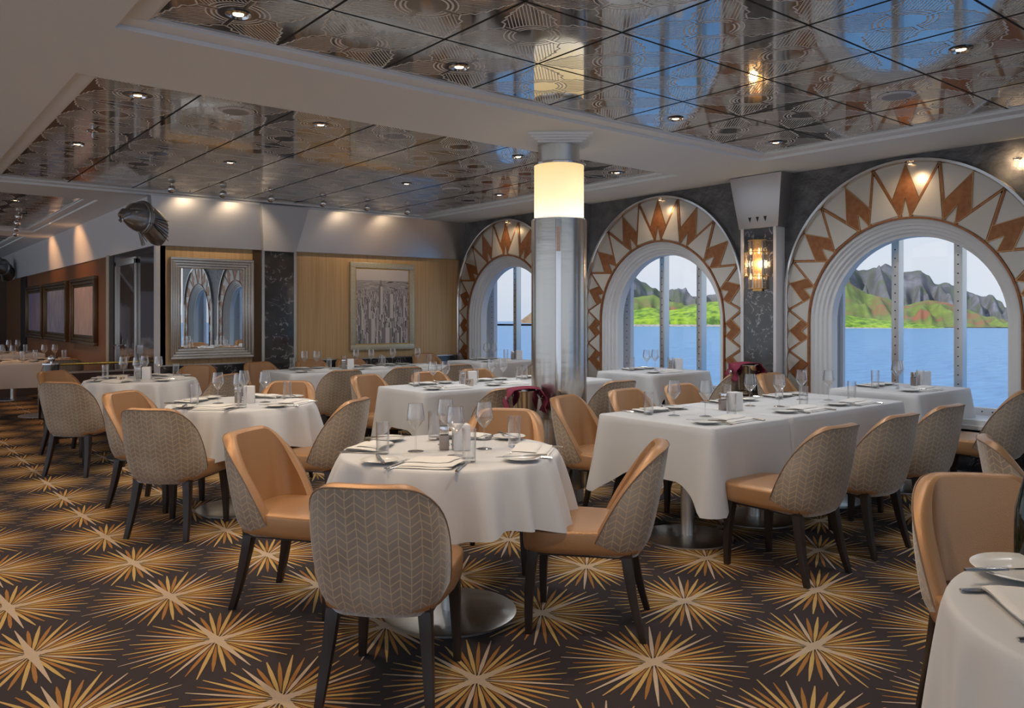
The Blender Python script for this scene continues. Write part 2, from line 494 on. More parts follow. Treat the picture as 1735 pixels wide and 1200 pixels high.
for n_, (x0, x1, y0, y1, px_, py_, top) in enumerate(COFF):
    c = MB()
    c.box((x0-.02, y0-.02, ZP), (x1+.02, y1+.02, ZP+.02), 0)
    nx = int(round((x1-x0)/px_)); ny = int(round((y1-y0)/py_))
    sxx = (x1-x0)/nx; syy = (y1-y0)/ny
    for i in range(1, nx):
        X = x0+i*sxx; c.box((X-.006, y0, ZP-.0012), (X+.006, y1, ZP), 1)
    for j in range(1, ny):
        Y = y0+j*syy
        if n_ in (0,): c.box((x0, Y-.005, ZP-.0012), (x1, Y+.005, ZP), 1)
        else: c.box((x0, Y-.003, ZP-.0012), (x1, Y+.003, ZP), 2)
    for i in range(nx):
        for j in range(ny):
            if n_ > 1 and (i < nx-3): continue
            if n_ == 0 and y0+(j+1)*syy < .3: continue
            etched_tile(c, x0+(i+.5)*sxx, y0+(j+.5)*syy, sxx*.97, syy*.97, ZP-.0003, 2)
    struct(c, 'ceiling', [M_panel, M_seam, M_etch])
    # stepped rim
    r = MB()
    zr = ZS + .022
    for (a0, b0, a1, b1) in ((x0-RIM, y0-RIM, x1+RIM, y0), (x0-RIM, y1, x1+RIM, y1+RIM), (x0-RIM, y0, x0, y1), (x1, y0, x1+RIM, y1)):
        r.box((a0, b0, zr), (a1, b1, ZS+.06))
    # small bead along the panel
    for (a0, b0, a1, b1) in ((x0, y0, x1, y0+.018), (x0, y1-.018, x1, y1), (x0, y0, x0+.018, y1), (x1-.018, y0, x1, y1)):
        r.box((a0, b0, zr+.012), (a1, b1, ZP+.004))
    tag(r.build('trim_%d' % (n_+1), M_soffit, bevel=.006), kind='structure')

# ------------------------------------------------------------------ window wall with arches
WC = [8.527, 5.832, 3.137, .442, -2.253]
RO, ZO = 1.10, 1.58      # outer arch
RI, ZI = .876, 1.327     # inner edge of the patterned band
ZB = .52                 # foot of the arches
def outer_pt(t):         # t 0..1 along the outer arch from +Y foot over the top to -Y foot
    s = ZO-ZB; arc = PI*RO; tot = 2*s+arc; d = t*tot
    if d < s: return (RO, ZB+d)
    if d < s+arc:
        a = (d-s)/RO; return (RO*math.cos(a), ZO+RO*math.sin(a))
    return (-RO, ZO-(d-s-arc))
ww = MB()
def wall_arch(mb, yc, ylo, yhi, m=0):
    n = 60
    pts = [outer_pt(i/n) for i in range(n+1)]
    def outp(p, i):
        # matching point on the bay's rectangle
        y, z = p
        if abs(y) >= RO-1e-6 and z <= ZO: return ((yhi-yc) if y > 0 else (ylo-yc), z)
        a = math.atan2(z-ZO, y)
        H_ = ZS-ZO; W_ = (yhi-yc) if y > 0 else (yc-ylo)
        t1 = W_/max(abs(math.cos(a)), 1e-6); t2 = H_/max(math.sin(a), 1e-6)
        t = min(t1, t2); return (t*math.cos(a), ZO+t*math.sin(a))
    q = [outp(p, i) for i, p in enumerate(pts)]
    for i in range(n):
        a, b, c_, d = pts[i], pts[i+1], q[i+1], q[i]
        mb.quad((XW, yc+a[0], a[1]), (XW, yc+b[0], b[1]), (XW, yc+c_[0], c_[1]), (XW, yc+d[0], d[1]), m)
        # corner filler
        if (abs(c_[0]) < abs(d[0])-1e-4 and abs(c_[1]-ZS) < 1e-4 and abs(d[1]-ZS) > 1e-4) :
            mb.poly([(XW, yc+d[0], d[1]), (XW, yc+c_[0], c_[1]), (XW, yc+d[0], ZS)], m)
        if (abs(d[1]-ZS) < 1e-4 and abs(c_[1]-ZS) > 1e-4):
            mb.poly([(XW, yc+d[0], d[1]), (XW, yc+c_[0], c_[1]), (XW, yc+c_[0], ZS)], m)
mid = [(WC[i]+WC[i+1])/2 for i in range(4)]
lims = [(mid[0], YB+.1), (mid[1], mid[0]), (mid[2], mid[1]), (mid[3], mid[2]), (-3.6, mid[3])]
for yc, (a, b) in zip(WC, lims): wall_arch(ww, yc, a, b)
for (a, b) in lims: pass
struct(ww, 'wall_window_side', M_leather_wall)
dd = MB()
dd.box((XW+.0, -3.6, .16), (XW+.03, YB, ZB-.02), 0)
struct(dd, 'wall_below_windows', M_marble)
dd = MB(); dd.box((XW-.06, -3.6, 0), (XW+.02, YB, .16))
struct(dd, 'baseboard_window_side', M_steel)
dd = MB(); dd.box((XW-.05, -3.6, ZB-.03), (XW+.02, YB, ZB), 0)
struct(dd, 'trim_6', M_white)
SHELL = MB()
SHELL.box((7.29, -3.6, -.1), (7.35, YB+.2, .50))
SHELL.box((7.29, -3.6, 2.42), (7.35, YB+.2, 2.9))
for k in range(4):
    SHELL.box((XW+.30, mid[k]-.40, .4), (7.35, mid[k]+.40, 2.5))
struct(SHELL, 'wall_outer_hull', M_white)

# tips / valleys of the zigzag: parameter lists measured on the arch (half, mirrored)
def op(k):   # outer tip k, 0 = crown
    if k <= 6:
        a = R(14.65*k); r = RO-.02
        return (r*math.sin(a), ZO+r*math.cos(a)) if k < 6 else (r, 1.69)
    return (RO-.02, [1.44, 1.242, 1.054, .86, .66][k-7])
INN = {0: (R(-2.6), R(2.6)), 2: (R(20.3), R(26.3)), 4: (R(44.8), R(51.6)), 6: (R(68.7), R(75.5))}
def ip_ang(a): r = RI+.012; return (r*math.sin(a), ZI+r*math.cos(a))
def base(k):
    if k in INN: return [ip_ang(a) for a in INN[k]]
    z = {8: (1.301, 1.181), 10: (.933, .815), 12: (.57, .53)}[k]
    return [(RI+.012, z[0]), (RI+.012, z[1])]
def arch_curve(r, z, n=48, foot=ZB):
    pts = [(r, foot)] + [(r*math.cos(PI*i/n), z+r*math.sin(PI*i/n)) for i in range(n+1)] + [(-r, foot)]
    return pts
def window(no, yc):
    w = empty('window_%d' % no, (XW, yc, 0))
    tag(w, kind='structure')
    # band
    n = 64
    b = MB()
    oc = arch_curve(RO, ZO, n); ic = arch_curve(RI, ZI, n)
    for i in range(len(oc)-1):
        b.quad((-.004, oc[i][0], oc[i][1]), (-.004, oc[i+1][0], oc[i+1][1]), (-.004, ic[i+1][0], ic[i+1][1]), (-.004, ic[i][0], ic[i][1]), 0)
    b.build('arch_band', M_fanlight, w)
    # copper spikes and zigzag, cream triangles slightly raised
    sp = MB(); tri = MB(); chm = MB()
    def P(p, sgn, x): return (x, sgn*p[0], p[1])
    def lerp(a, b_, t): return (a[0]+(b_[0]-a[0])*t, a[1]+(b_[1]-a[1])*t)
    def ribbon(pl, w_, m, x0=-.012):
        for a, b_ in zip(pl, pl[1:]):
            dx, dy = b_[0]-a[0], b_[1]-a[1]; L_ = math.hypot(dx, dy)
            nx, ny = -dy/L_*w_/2, dx/L_*w_/2
            m.add([(x0, a[0]+nx, a[1]+ny), (x0, b_[0]+nx, b_[1]+ny), (x0, b_[0]-nx, b_[1]-ny), (x0, a[0]-nx, a[1]-ny),
                   (0, a[0]+nx, a[1]+ny), (0, b_[0]+nx, b_[1]+ny), (0, b_[0]-nx, b_[1]-ny), (0, a[0]-nx, a[1]-ny)],
                  [(0, 1, 2, 3), (0, 4, 5, 1), (2, 6, 7, 3), (1, 5, 6, 2), (0, 3, 7, 4)], 0)
    for sgn in (1, -1):
        for k in (0, 2, 4, 6, 8, 10):
            if k == 0 and sgn < 0: continue
            tip = op(k); bl, br = base(k)
            bmid = lerp(bl, br, .5)
            prev = op(k-1) if k else (-op(1)[0], op(1)[1]); nxt = op(k+1)
            # shoulders
            pb = base(k-2)[1] if k else (-base(2)[0][0], base(2)[0][1])
            nb = base(k+2)[0]
            sl = lerp(lerp(bl, pb, .38), lerp(tip, prev, .38), .24)
            sr = lerp(lerp(br, nb, .38), lerp(tip, nxt, .38), .24)
            notch = lerp(bmid, tip, .36)
            pts = [tip, sl, bl, notch, br, sr]
            pts3 = [(-.010, sgn*p[0], p[1]) for p in pts]
            sp.add(pts3, [(0, 1, 3), (1, 2, 3), (0, 3, 5), (3, 4, 5)], 0)
            ol = pts + [tip]
            ribbon([(sgn*p[0], p[1]) for p in ol], .007, chm, -.012)
        for k in (1, 3, 5, 7, 9):
            tip = op(k); a = base(k-1)[1]; c_ = base(k+1)[0]
            g = [(sgn*p[0], p[1]) for p in (a, tip, c_)]
            ribbon(g, .032, sp, -.011)
            ribbon(g, .005, chm, -.0125)
            cc = ((a[0]+tip[0]+c_[0])/3, (a[1]+tip[1]+c_[1])/3)
            ti = [lerp(p, cc, .12) for p in (a, tip, c_)]
            pm = [(-.015, sgn*p[0], p[1]) for p in ti]; pb_ = [(-.004, sgn*p[0], p[1]) for p in ti]
            tri.add(pm+pb_, [(0, 1, 2), (0, 3, 4, 1), (1, 4, 5, 2), (2, 5, 3, 0)], 0)
    sp.build('copper_zigzag', M_copper, w)
    chm.build('bronze_outline', M_outline, w)
    tri.build('cream_triangles', M_fan, w)
    # rims
    def sweep(mb, r, z, prof, m=0, foot=ZB):
        """prof: list of (dr, x) swept along the arch"""
        N = 48; rows = []
        for dr, x in prof:
            rows.append([(x, p[0], p[1]) for p in arch_curve(r+dr, z, N, foot)])
        base_ = len(mb.v); K = len(rows[0])
        for row in rows: mb.v.extend(row)
        for j in range(len(rows)-1):
            for i in range(K-1):
                mb.f.append((base_+j*K+i, base_+j*K+i+1, base_+(j+1)*K+i+1, base_+(j+1)*K+i)); mb.m.append(m)
    r = MB(); sweep(r, RO, ZO, [(-.014, 0), (-.014, -.03), (-.004, -.045), (.016, -.045), (.024, -.03), (.024, 0)])
    r.build('outer_rim', M_steelsm, w, smooth=True)
    r = MB(); sweep(r, RI, ZI, [(.010, 0), (.010, -.025), (-.006, -.025), (-.006, .01)])
    r.build('inner_rim', M_copper, w, smooth=True)
    r = MB(); sweep(r, RI, ZI, [(-.006, .0), (-.03, .0), (-.03, .03), (-.055, .03), (-.06, .055), (-.085, .055), (-.09, .085), (-.112, .085), (-.12, .115), (-.145, .12), (-.146, .22)])
    sweep(r, RI, ZI, [(-.146, .22), (.9, .225)])
    r.build('stepped_moulding', M_white, w, smooth=True, angle=25)
    # deep box behind the arch: jambs, head, sill
    j = MB()
    hw = .93
    for sgn in (1, -1):
        y0, y1 = sorted((sgn*hw, sgn*(hw+.03))); j.box((.21, y0, .5), (.50, y1, 2.42))
    j.box((.21, -hw, 2.36), (.50, hw, 2.42)); j.box((.0, -hw, .46), (.50, hw, .56))
    j.build('window_box', M_white, w)
    fr = MB()
    for sgn in (1, -1):
        y0, y1 = sorted((sgn*.78, sgn*.93)); fr.box((.40, y0, .56), (.46, y1, 2.36))
        y0, y1 = sorted((sgn*.765, sgn*.795)); fr.box((.385, y0, .60), (.40, y1, 2.36))
    fr.box((.40, -.93, .56), (.46, .93, .62)); fr.box((.40, -.93, 2.30), (.46, .93, 2.36))
    fr.build('window_frame', M_whitecap, w, bevel=.004)
    for y in (.265, -.265):
        mu = MB(); mu.box((.37, y-.034, .60), (.46, y+.034, 2.34))
        m1 = mu.build('mullion', M_steel, w, bevel=.003)
        bo = MB()
        for q in range(22):
            bo.lathe([(0, 0), (.006, 0), (.006, -.004), (0, -.005)], 8, 0, Matrix.Translation((.37, y, .65+q*.078)) @ Matrix.Rotation(R(90), 4, 'Y'))
        bo.build('bolts', M_dark, m1)
    bo = MB()
    for sgn in (1, -1):
        for q in range(22):
            bo.lathe([(0, 0), (.006, 0), (.006, -.004), (0, -.005)], 8, 0, Matrix.Translation((.40, sgn*.84, .65+q*.078)) @ Matrix.Rotation(R(90), 4, 'Y'))
    for q in range(20): bo.lathe([(0, 0), (.006, 0), (.006, -.004), (0, -.005)], 8, 0, Matrix.Translation((.40, -.76+q*.08, .59)) @ Matrix.Rotation(R(90), 4, 'Y'))
    bo.build('bolts', M_dark, w)
    g = MB(); g.box((.425, -.93, .6), (.43, .93, 2.34)); g.build('glass', M_pane, w)
for i, yc in enumerate(WC): window(i+1, yc)

# small lamps set in the arch crowns
def accent():
    o = MB(); o.lathe([(.0, -.012), (.018, -.012), (.026, -.004), (.026, .0)], 20)
    r = o.build('accent_light', M_steelsm, smooth=True)
    o = MB(); o.lathe([(0, -.0135), (.015, -.0135), (.015, -.011)], 16); o.build('lens', M_bulb, r)
    return r
def use_accent(loc, label):
    o = use('accent', accent, loc, 0, label, 'small accent lamps on the window wall', 'accent light')
    return o
for i, nm in ((0, 'farthest'), (1, 'middle'), (2, 'nearest')):
    y = WC[i]-.05
    use_accent((XW-.03, y, ZO+RO-.02), 'tiny round lamp glowing in the crown of the %s window arch' % nm)
    spot('accent_beam', (XW-.20, y, ZO+RO-.12), 2.6, 170, 1, (1, .68, .38), .03, aim=(.4, 0, -1))
use_accent((XW-.02, 2.30, 2.58), 'tiny lamp glowing high on the dark wall beside the nearest arch')
spot('accent_beam', (XW-.10, 2.30, 2.56), 3, 170, 1, (1, .68, .38), .02, aim=(1, 0, -.2))

# pilasters with capitals
def pilaster(yc):
    p = MB(); p.box((6.665, yc-.165, .0), (XW, yc+.165, 2.23)); a = tag(p.build('trim_pilaster', M_marble), kind='structure')
    p = MB()
    for s in (1, -1):
        y0, y1 = sorted((yc+s*.165, yc+s*.195)); p.box((6.655, y0, 0), (XW, y1, 2.23))
    p.build('steel_strips', M_whitecap, a)
    c = MB()
    z0, z1 = 2.225, ZS-.006
    f0, f1 = 6.655, 6.60
    yb, yt = .215, .285
    c.add([(f0, yc-yb, z0), (f0, yc+yb, z0), (XW, yc+yb, z0), (XW, yc-yb, z0), (f1, yc-yt, z1), (f1, yc+yt, z1), (XW, yc+yt, z1), (XW, yc-yt, z1)],
          [(0, 1, 2, 3), (4, 7, 6, 5), (0, 4, 5, 1), (1, 5, 6, 2), (2, 6, 7, 3), (3, 7, 4, 0)])
    cc = c.build('capital', mat('capital_steel', (.52, .50, .50), .36, .9), a, bevel=.003)
    t = MB()
    for dy in (-.085, 0, .085):
        t.add([(f0-.012, yc+dy-.02, z0+.11), (f0-.012, yc+dy+.02, z0+.11), (f0-.008, yc+dy, z0+.055)], [(0, 1, 2)])
    t.build('triangle_cutouts', M_dark, cc)
    return a
for i, yc in enumerate((4.47, 7.165, 1.775)): pilaster(yc)

# crystal sconce
def sconce():
    w = empty('wall_sconce')
    def rods(name, r, z0, z1, n):
        o = MB()
        for i in range(n):
            a = PI/2 + PI*(i+.5)/n
            M = Matrix.Translation((r*math.cos(a), r*math.sin(a), 0)) @ Matrix.Rotation(a, 4, 'Z')
            o.box((-.006, -.0105, z0), (.006, .0105, z1), 0, M)
        o.build(name, M_crystal, w, bevel=.003, segs=1)
    rods('crystal_rods', .085, 1.995, 2.105, 9); rods('crystal_rods', .12, 1.765, 1.985, 13); rods('crystal_rods', .085, 1.645, 1.755, 9)
    for r, z in ((.092, 2.105), (.127, 1.99), (.127, 1.76), (.092, 1.645)):
        o = MB(); o.tube([(r*math.cos(PI/2+PI*i/20), r*math.sin(PI/2+PI*i/20), z) for i in range(21)], .004, 6); o.build('ring', M_goldframe, w, smooth=True)
    o = MB(); o.box((-.012, -.05, 1.62), (.0, .05, 2.11)); o.build('backplate', M_goldframe, w)
    for z in (2.0, 1.76):
        for y in (-.045, .045):
            o = MB(); o.lathe([(0, -.03), (.009, -.025), (.011, 0), (.006, .02), (0, .032)], 12, 0, Matrix.Translation((-.05, y, z)))
            o.build('bulb', M_bulb, w, smooth=True)
    return w
for y, nm in ((4.47, 'on the dark marble pilaster between the two nearest arches'), (7.165, 'on the pilaster hidden behind the steel column'), (1.775, 'on the pilaster beyond the nearest arch')):
    if y == 1.775: continue
    s_ = use('sconce', sconce, (6.655, y, 0), 0, 'tiered crystal wall sconce glowing ' + nm, 'crystal sconces', 'wall sconce')
    d = bpy.data.lights.new('sconce_glow', 'POINT'); d.energy = 3.5; d.color = (1, .66, .36); d.shadow_soft_size = .04
    o = bpy.data.objects.new('sconce_glow', d); COL.objects.link(o); o.location = (6.58, y, 1.88)

# ------------------------------------------------------------------ back wall (gold) and corridor wall
b = MB(); b.box((XC, YB, 0), (XW+.2, YB+.1, ZS)); struct(b, 'wall_back', M_gold_wall)
b = MB(); b.box((XC, YB-.012, 0), (XW, YB, .80)); struct(b, 'wall_back_lower', M_marble)
b = MB(); b.box((XC, YB-.02, .80), (XW, YB, .815)); struct(b, 'trim_7', M_steel)
b = MB(); b.box((XC-.02, YB-.05, 0), (XC+.03, YB+.02, 2.2)); struct(b, 'trim_8', M_whitecap)
# sloped satin steel bulkhead
b = MB()
b.add([(XC-.02, YB-.06, 2.185), (XW, YB-.06, 2.205), (XW, YB, 2.205), (XC-.02, YB, 2.185), (XC-.10, YB-.16, ZS), (XW, YB-.16, ZS), (XW, YB, ZS), (XC-.10, YB, ZS)],
      [(0, 1, 2, 3), (0, 4, 5, 1), (3, 7, 4, 0), (1, 5, 6, 2)])
struct(b, 'wall_back_bulkhead', M_bulk)
b = MB()
b.add([(XC-.02, YB-.06, 2.185), (XC-.02, 22, 2.185), (XC+.1, 22, 2.185), (XC+.1, YB-.06, 2.185), (XC-.10, YB-.16, ZS), (XC-.10, 22, ZS), (XC+.1, 22, ZS), (XC+.1, YB-.16, ZS)],
      [(0, 1, 2, 3), (0, 4, 5, 1), (1, 5, 6, 2)])
struct(b, 'wall_corridor_bulkhead', M_whitecap)
# marble pilaster of the back wall with white trapezoid cap
b = MB(); b.box((3.83, YB-.05, 0), (4.21, YB, 2.2)); pb = struct(b, 'trim_9', M_marble)
b = MB(); b.box((3.795, YB-.055, 0), (3.83, YB, 2.2)); b.box((4.21, YB-.055, 0), (4.245, YB, 2.2)); b.build('edge_strips', M_steel, pb)
b = MB(); b.box((3.70, YB-.02, 0), (3.795, YB, 2.2)); b.build('bronze_reveal', mat('bronze_reveal', (.10, .06, .03), .3, .5), pb)
b = MB()
b.add([(3.80, YB-.10, 2.18), (4.22, YB-.10, 2.18), (4.22, YB, 2.18), (3.80, YB, 2.18), (3.72, YB-.24, ZS), (4.33, YB-.24, ZS), (4.33, YB, ZS), (3.72, YB, ZS)],
      [(0, 1, 2, 3), (0, 4, 5, 1), (1, 5, 6, 2), (3, 7, 4, 0)])
b.build('white_cap', M_whitecap, pb, bevel=.003)
# corridor wall
b = MB(); b.box((XC, YB, 0), (XC+.1, 22, ZS)); struct(b, 'wall_corridor', M_woodwall)
b = MB(); b.box((XC-.015, YB+.03, 0), (XC, 11.55, 2.2)); struct(b, 'wall_gloss_panel', M_gloss)
b = MB(); b.box((XC-.02, 11.55, 0), (XC, 11.78, 2.2)); struct(b, 'trim_10', M_dark)
b = MB(); b.box((XC-.03, 11.78, 0), (XC, 11.93, 2.2)); struct(b, 'trim_11', M_champ)
b = MB(); b.box((XC-.02, 18.95, 0), (XC, 19.7, 2.2)); struct(b, 'trim_12', M_dark)
b = MB(); b.box((-4, 22, 0), (XC+.1, 22.1, ZS)); struct(b, 'wall_far', mat('far_wall', (.10, .07, .055), .3, .2))
b = MB(); b.box((-2, 21.95, 0), (1.9, 22, 2.0)); b.build('far_panel', M_gloss, None); tag(bpy.data.objects['far_panel'], kind='structure'); bpy.data.objects['far_panel'].name = 'wall_far_panel'
# gloss door with chrome handle
dr = empty('door_1', (XC-.015, 0, 0)); tag(dr, kind='structure')
b = MB(); b.box((-.02, 10.42, 0), (0, 11.32, 2.02)); dl = b.build('door_leaf', M_gloss, dr, bevel=.004)
b = MB(); b.box((-.03, 10.36, 0), (0, 10.42, 2.08)); b.box((-.03, 11.32, 0), (0, 11.38, 2.08)); b.box((-.03, 10.36, 2.02), (0, 11.38, 2.10)); b.build('door_frame', M_steel, dr, bevel=.003)
b = MB(); b.tube([(-.02, 11.22, 1.0), (-.07, 11.22, 1.0), (-.07, 11.08, 1.0)], .011, 8); b.build('door_handle', M_steelsm, dl, smooth=True)
b = MB(); b.box((-.03, 10.25, .93), (-.0, 10.29, 1.03)); b.build('switch_plate', M_steelsm, dr)

def framed(name, x0, x1, z0, z1, fw, mframe, depth=.05, steps=3):
    """frame in the local xz plane, front facing -y; returns root"""
    w = empty(name)
    f = MB()
    for k in range(steps):
        a = fw*k/steps; b_ = fw*(k+1)/steps; d = depth*(1-.75*k/max(steps-1, 1)) if steps > 1 else depth
        for (xa, xb, za, zb) in ((x0+a, x1-a, z1-b_, z1-a), (x0+a, x1-a, z0+a, z0+b_), (x0+a, x0+b_, z0+b_, z1-b_), (x1-b_, x1-a, z0+b_, z1-b_)):
            f.box((xa, -d, za), (xb, 0, zb))
    f.build('frame', mframe, w, bevel=.006)
    return w
mr = framed('framed_mirror', 2.72, 3.69, .875, 2.06, .12, M_silver, .07, 4)
mr.location = (0, YB-.003, 0)
tag(mr, 'large mirror in a stepped silver frame on the gold wall', 'mirror')
g = MB(); g.box((2.84, -.022, .995), (3.57, -.008, 1.94)); g.build('mirror_glass', M_mirror, mr, bevel=.012, segs=1)
pc = framed('framed_photograph', 5.01, 6.0, .914, 2.10, .075, M_champ, .04, 1)
pc.location = (0, YB-.003, 0)
tag(pc, 'framed grey aerial photograph of city towers on the gold wall', 'picture')
g = MB()
g.box((5.085, -.022, .989), (5.925, -.018, 2.025), 0)
g.build('gold_fillet', M_goldframe, pc)
def citypic():
    g = MB(); cols = []
    tones = [(.62, .57, .55), (.50, .46, .45), (.38, .35, .35), (.24, .22, .23), (.14, .13, .14), (.09, .085, .09), (.32, .30, .30)]
    X0, X1, Z0, Z1 = 5.10, 5.91, 1.004, 2.01
    y = -.0235
    g.box((X0, y, Z0), (X1, y+.003, Z1), 1)
    def rc(x0, x1, z0, z1, m, yy):
        x0 = max(X0, x0); x1 = min(X1, x1); z0 = max(Z0, z0); z1 = min(Z1, z1)
        if x1 > x0 and z1 > z0: g.quad((x0, yy, z0), (x1, yy, z0), (x1, yy, z1), (x0, yy, z1), m)
    rd = random.Random(3)
    yy = y-.0002
    rc(X0, X1, 1.86, Z1, 0, yy)
    rc(X0, X1, 1.70, 1.86, 2, yy-.0001)
    for i in range(90):
        x = rd.uniform(X0, X1); z = 1.70+rd.random()*.15; rc(x, x+rd.uniform(.02, .1), z, z+rd.uniform(.004, .012), rd.choice((1, 3, 2, 0)), yy-.0002)
    rows = 30
    n = 0
    for r_ in range(rows):
        zb = 1.70 - r_*.0235
        sc = .5 + r_/rows*1.1
        x = X0 - rd.random()*.03
        while x < X1:
            w = rd.uniform(.018, .042)*sc
            h = rd.choice((.02, .03, .05, .08, .12))*sc*rd.uniform(.6, 1.1)
            m1 = rd.choice((0, 0, 1, 6)); m2 = rd.choice((3, 4, 4, 2))
            yy = y - .0004 - n*1.2e-6; n += 1
            rc(x, x+w*.5, zb-.03, zb+h, m2, yy); rc(x+w*.5, x+w, zb-.03, zb+h, m1, yy)
            if rd.random() < .3: rc(x+w*.3, x+w*.7, zb+h, zb+h+.012*sc, m1, yy)
            x += w*rd.uniform(1.0, 1.35)
    # a few tall towers
    for cx, w, z0, z1 in ((5.47, .065, 1.45, 1.78), (5.62, .09, 1.40, 1.68), (5.83, .05, 1.42, 1.66), (5.29, .05, 1.34, 1.56), (5.18, .06, 1.24, 1.46), (5.33, .10, 1.06, 1.34), (5.55, .12, 1.05, 1.22)):
        yy = y - .0004 - n*1.2e-6; n += 3
        rc(cx-w/2, cx-w*.05, z0-.05, z1, 3, yy); rc(cx-w*.05, cx+w/2, z0-.05, z1, 0, yy)
    yy = y-.003
    g.add([(5.44, yy, 1.78), (5.50, yy, 1.78), (5.47, yy, 1.88)], [(0, 1, 2)], 3)
    return g.build('print', [mat('print_tone_%d' % i, t, .5) for i, t in enumerate(tones)], pc)
citypic()
# three corridor paintings (facing -X)
def painting(y0, y1, z0, z1, cols, label, zig):
    w = framed('framed_painting', 0, y1-y0, z0, z1, .14, M_bronze, .06, 3)
    w.rotation_euler = (0, 0, R(-90)); w.location = (XC-.002, y1, 0)
    g = MB(); g.box((.14, -.02, z0+.14), (y1-y0-.14, -.006, z1-.14))
    m = mat('painting_%s' % zig, cols[0], .5, noise=(5, .22, cols[1], (4, 1, .6)))
    g.build('canvas', m, w)
    if zig == 'b':
        g = MB()
        for i in range(11): g.box(((y1-y0)*.50, -.024, z0+.17+i*.045), ((y1-y0)*.58, -.021, z0+.19+i*.045))
        g.build('gold_marks', M_goldframe, w)
    tag(w, label, 'painting', 'bronze framed paintings on the corridor wall')
painting(12.55, 14.25, .95, 1.95, ((.30, .24, .25), (.50, .40, .38)), 'bronze framed pale pink painting nearest the glossy door', 'a')
painting(14.65, 16.65, .95, 1.95, ((.10, .13, .28), (.35, .36, .42)), 'bronze framed blue painting in the middle of three', 'c')
painting(16.95, 18.75, .95, 1.95, ((.18, .16, .28), (.30, .26, .36)), 'bronze framed violet painting farthest down the corridor', 'b')

# eagle head sculptures
def eagle():
    w = empty('eagle_sculpture')
    # local: looks along -x, centre of head at origin
    h = MB()
    rows = [(-.20, .0, -.055), (-.195, .025, -.05), (-.17, .05, -.03), (-.13, .085, -.012), (-.07, .125, 0), (0, .145, 0), (.05, .15, 0), (.075, .15, 0)]
    n = 24; vs = []; fs = []
    for x, r_, dz in rows:
        for i in range(n):
            a = 2*PI*i/n
            vs.append((x, r_*.8*math.cos(a), dz + r_*math.sin(a)*(1.0 if math.sin(a) > 0 else 1.15)))
    for j in range(len(rows)-1):
        for i in range(n): fs.append((j*n+i, j*n+(i+1) % n, (j+1)*n+(i+1) % n, (j+1)*n+i))
    h.add(vs, fs)
    ms = mat('cast_silver', (.30, .30, .30), .28, .9, noise=(9, .3, (.40, .40, .40)))
    h.build('head', ms, w, smooth=True)
    bk = MB(); bk.tube([(-.13, 0, .01), (-.185, 0, .005), (-.225, 0, -.03), (-.235, 0, -.075), (-.222, 0, -.10)], [.055, .048, .036, .02, .004], 12); bk.build('beak', ms, w, smooth=True)
    for s in (1, -1):
        e_ = MB(); e_.lathe([(0, .014), (.014, .008), (.02, 0), (.024, -.006)], 14, 0, Matrix.Translation((-.085, s*.088, .028)) @ Matrix.Rotation(R(-90*s), 4, 'X')); e_.build('eye', ms, w, smooth=True)
        e_ = MB(); e_.tube([(-.15, s*.05, .055), (-.10, s*.088, .062), (-.04, s*.105, .05)], [.008, .014, .006], 8); e_.build('brow', ms, w, smooth=True)
    c = MB()
    for x, rr in ((.065, .156), (.09, .162), (.115, .156)):
        c.tube([(x, rr*.8*math.cos(2*PI*i/32), rr*math.sin(2*PI*i/32)*(1.0 if i < 16 else 1.12)) for i in range(33)], .013, 8, caps=False)
    c.build('collar', ms, w, smooth=True)
    nk = MB()
    vs = []; fs = []
    for x, w_, zt, zb in ((.09, .11, .12, -.15), (.20, .13, .13, -.24), (.28, .14, .10, -.29), (.33, .14, .06, -.30)):
        for i in range(16):
            a = 2*PI*i/16
            vs.append((x, w_*math.cos(a), (zt+zb)/2 + (zt-zb)/2*math.sin(a)))
    for j in range(3):
        for i in range(16): fs.append((j*16+i, j*16+(i+1) % 16, (j+1)*16+(i+1) % 16, (j+1)*16+i))
    fs.append(tuple(48+i for i in range(16)))
    nk.add(vs, fs); nk.build('neck', ms, w, smooth=True)
    ft = MB()
    for s in (1, -1):
        for k in range(6):
            t = k/5
            ft.tube([(.12, s*.118, -.02-.07*t), (.325, s*.143, -.03-.22*t)], .004, 5)
    ft.build('feathers', M_dark, w)
    b_ = MB(); b_.tube([(.03, 0, -.16), (.06, 0, -.22), (.10, 0, -.31)], [.012, .018, .022], 8); b_.build('throat_fin', ms, w, smooth=True)
    return w
use('eagle', eagle, (2.27, 9.22, 2.46), R(35), 'large cast silver eagle head on the bulkhead corner above the mirror wall', 'eagle heads', 'sculpture')
use('eagle', eagle, (2.24, 20.0, 2.42), R(60), 'small distant silver eagle head far down the corridor bulkhead', 'eagle heads', 'sculpture')

# low partition with brass rail
pt = empty('brass_rail_partition', (0, 9.80, 0))
tag(pt, 'low dark partition with a brass rail beside the corridor tables', 'partition', kind='thing')
b = MB(); b.box((1.62, -.02, .05), (2.56, .02, .76)); b.build('panel', M_gloss, pt)
b = MB(); b.box((1.62, -.026, .755), (2.56, .026, .775)); b.build('steel_edge', M_steelsm, pt)
b = MB(); b.tube([(1.62, 0, .855), (2.56, 0, .855)], .014, 10); b.build('rail', M_brass, pt, smooth=True)
b = MB(); b.lathe([(0, .0), (.075, 0), (.075, .86), (0, .86)], 28, 0, Matrix.Translation((1.56, 0, 0))); po = b.build('post', mat('post_bronze', (.12, .115, .10), .2, .9), pt, smooth=True)
b = MB(); b.lathe([(0, .86), (.092, .86), (.092, .872), (0, .875)], 28, 0, Matrix.Translation((1.56, 0, 0))); b.build('cap', M_steelsm, po, smooth=True)
